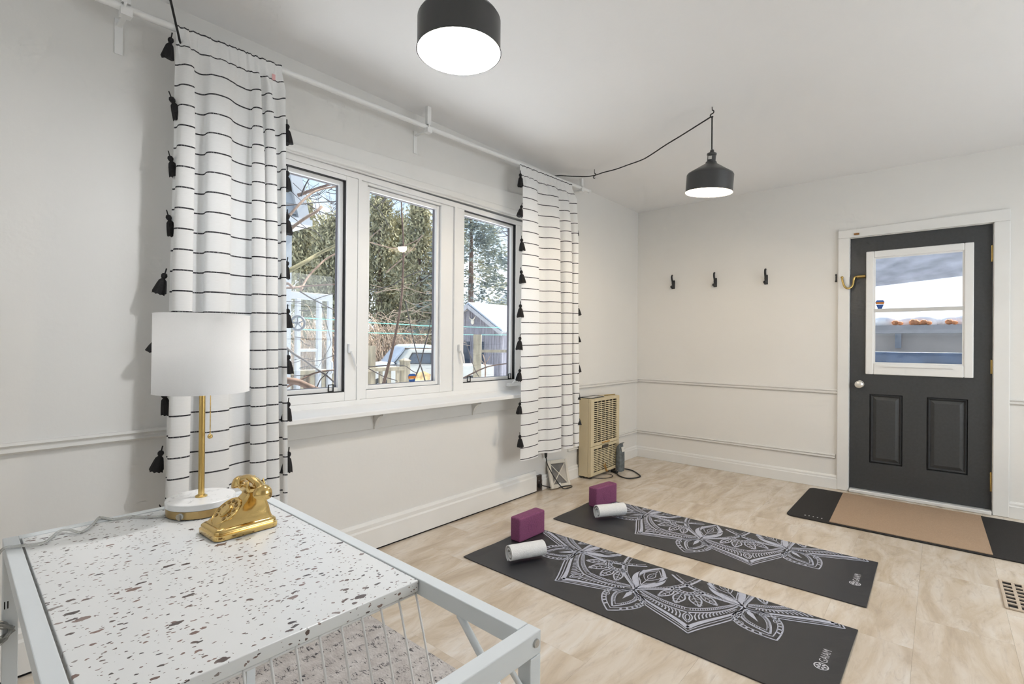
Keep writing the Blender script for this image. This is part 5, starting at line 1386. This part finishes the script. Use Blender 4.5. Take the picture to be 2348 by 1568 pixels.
rg = random.Random(77)
for i in range(26):
    u, v = rg.uniform(645, 790), rg.uniform(395, 470); a = rg.uniform(-.9, .9); l = rg.uniform(25, 70)
    br_([(u, v), (u + l * .5 * math.cos(a), v - l * .5 * math.sin(a) + rg.uniform(-6, 6)), (u + l * math.cos(a), v - l * math.sin(a))], rg.uniform(4.5, 6), .004)
for i in range(16):
    u, v = rg.uniform(846, 915), rg.uniform(430, 480); a = rg.uniform(.2, 1.3); l = rg.uniform(20, 45)
    br_([(u, v), (u + l * .5 * math.cos(a), v - l * .5 * math.sin(a) + rg.uniform(-4, 4)), (u + l * math.cos(a), v - l * math.sin(a))], rg.uniform(6, 8), .0045)
for i in range(22):
    u, v = rg.uniform(846, 1010), rg.uniform(640, 800); a = rg.uniform(-.5, .5); l = rg.uniform(40, 90)
    br_([(u, v), (u + l * .5 * math.cos(a), v - l * .5 * math.sin(a) + rg.uniform(-9, 9)), (u + l * math.cos(a), v - l * math.sin(a))], rg.uniform(6, 10), .006, 'twig_tan')
for i in range(10):
    u, v = rg.uniform(645, 690), rg.uniform(690, 880); a = rg.uniform(-.6, .3); l = rg.uniform(20, 45)
    br_([(u, v), (u + l * .5 * math.cos(a), v - l * .5 * math.sin(a) + rg.uniform(-4, 4)), (u + l * math.cos(a), v - l * math.sin(a))], 3.6, .003)

# ---- porch seen through the door window
def pbox(name, x0, x1, y0, y1, z0, z1, m, label, cat):
    return build(MB().box(x0, x1, y0, y1, z0, z1), name, m, label=label, cat=cat)
ps = MB().hexa([(-1, 5.10, 2.42), (6, 5.10, 2.60), (6, 7.6, 2.256), (-1, 7.6, 1.69), (-1, 5.10, 2.50), (6, 5.10, 2.68), (6, 7.6, 2.36), (-1, 7.6, 1.80)])
build(ps, 'porch_roof', 'porch_soffit', label='stained grey porch roof seen through the door window', cat='roof')
build(MB().box(-2, 8, 5.06, 40, GZ - .3, GZ), 'porch_yard', 'snow', label='snowy yard beyond the door', kind=S)
bank = MB()
for i in range(33):
    a = i / 32; xx = -1 + 7 * a; bank.v += [(xx, 9.4, GZ), (xx, 9.4, 1.50 + .10 * math.sin(i * 1.7) + .06 * math.sin(i * .6)), (xx, 10.8, 1.72 + .10 * math.sin(i * .9)), (xx, 13, GZ)]
for i in range(32):
    for j in range(3): b = i * 4 + j; bank.f.append((b, b + 4, b + 5, b + 1))
build(bank, 'snow_bank', 'snow', label='snow bank behind the porch ledge', cat='snow', smooth=True)
pbox('porch_ledge', 0, 4.5, 7.70, 8.1, 1.342, 1.44, 'porch_ledge', 'grey porch ledge under the snow bank seen through the door', 'ledge')
pbox('porch_wall', 0, 4.5, 7.80, 8.0, GZ, 1.3415, 'porch_beige', 'beige half wall of the porch seen through the door', 'wall')
pbox('blue_tarp', 0, 4.5, 6.9, 7.3, GZ, 1.118, 'porch_blue', 'dark blue tarp on the porch below the door window', 'tarp')
sn2 = MB()
for i in range(26): sn2.ball((.6 + i * .13, 7.95, 1.475), .12 + .04 * math.sin(i * 2.1), 10, .75)
build(sn2, 'ledge_snow', 'snow', label='lumpy snow along the porch ledge', kind='stuff', smooth=True)
for i, xx in enumerate((2.02, 2.20, 2.29, 2.52)):
    build(MB().ball((xx, 7.78, 1.475), .040 + .012 * (i == 1), 8, .8).ball((xx + .05, 7.77, 1.465), .03, 8, .8), 'dry_leaves', 'leaf_orange', label='clump of orange dry leaves on the porch ledge', cat='leaves', group='dry leaves on the porch ledge')
pbox('white_spindle', 2.02, 2.08, 7.72, 7.79, 1.16, 1.341, 'siding_white', 'white spindle under the porch ledge', 'spindle')
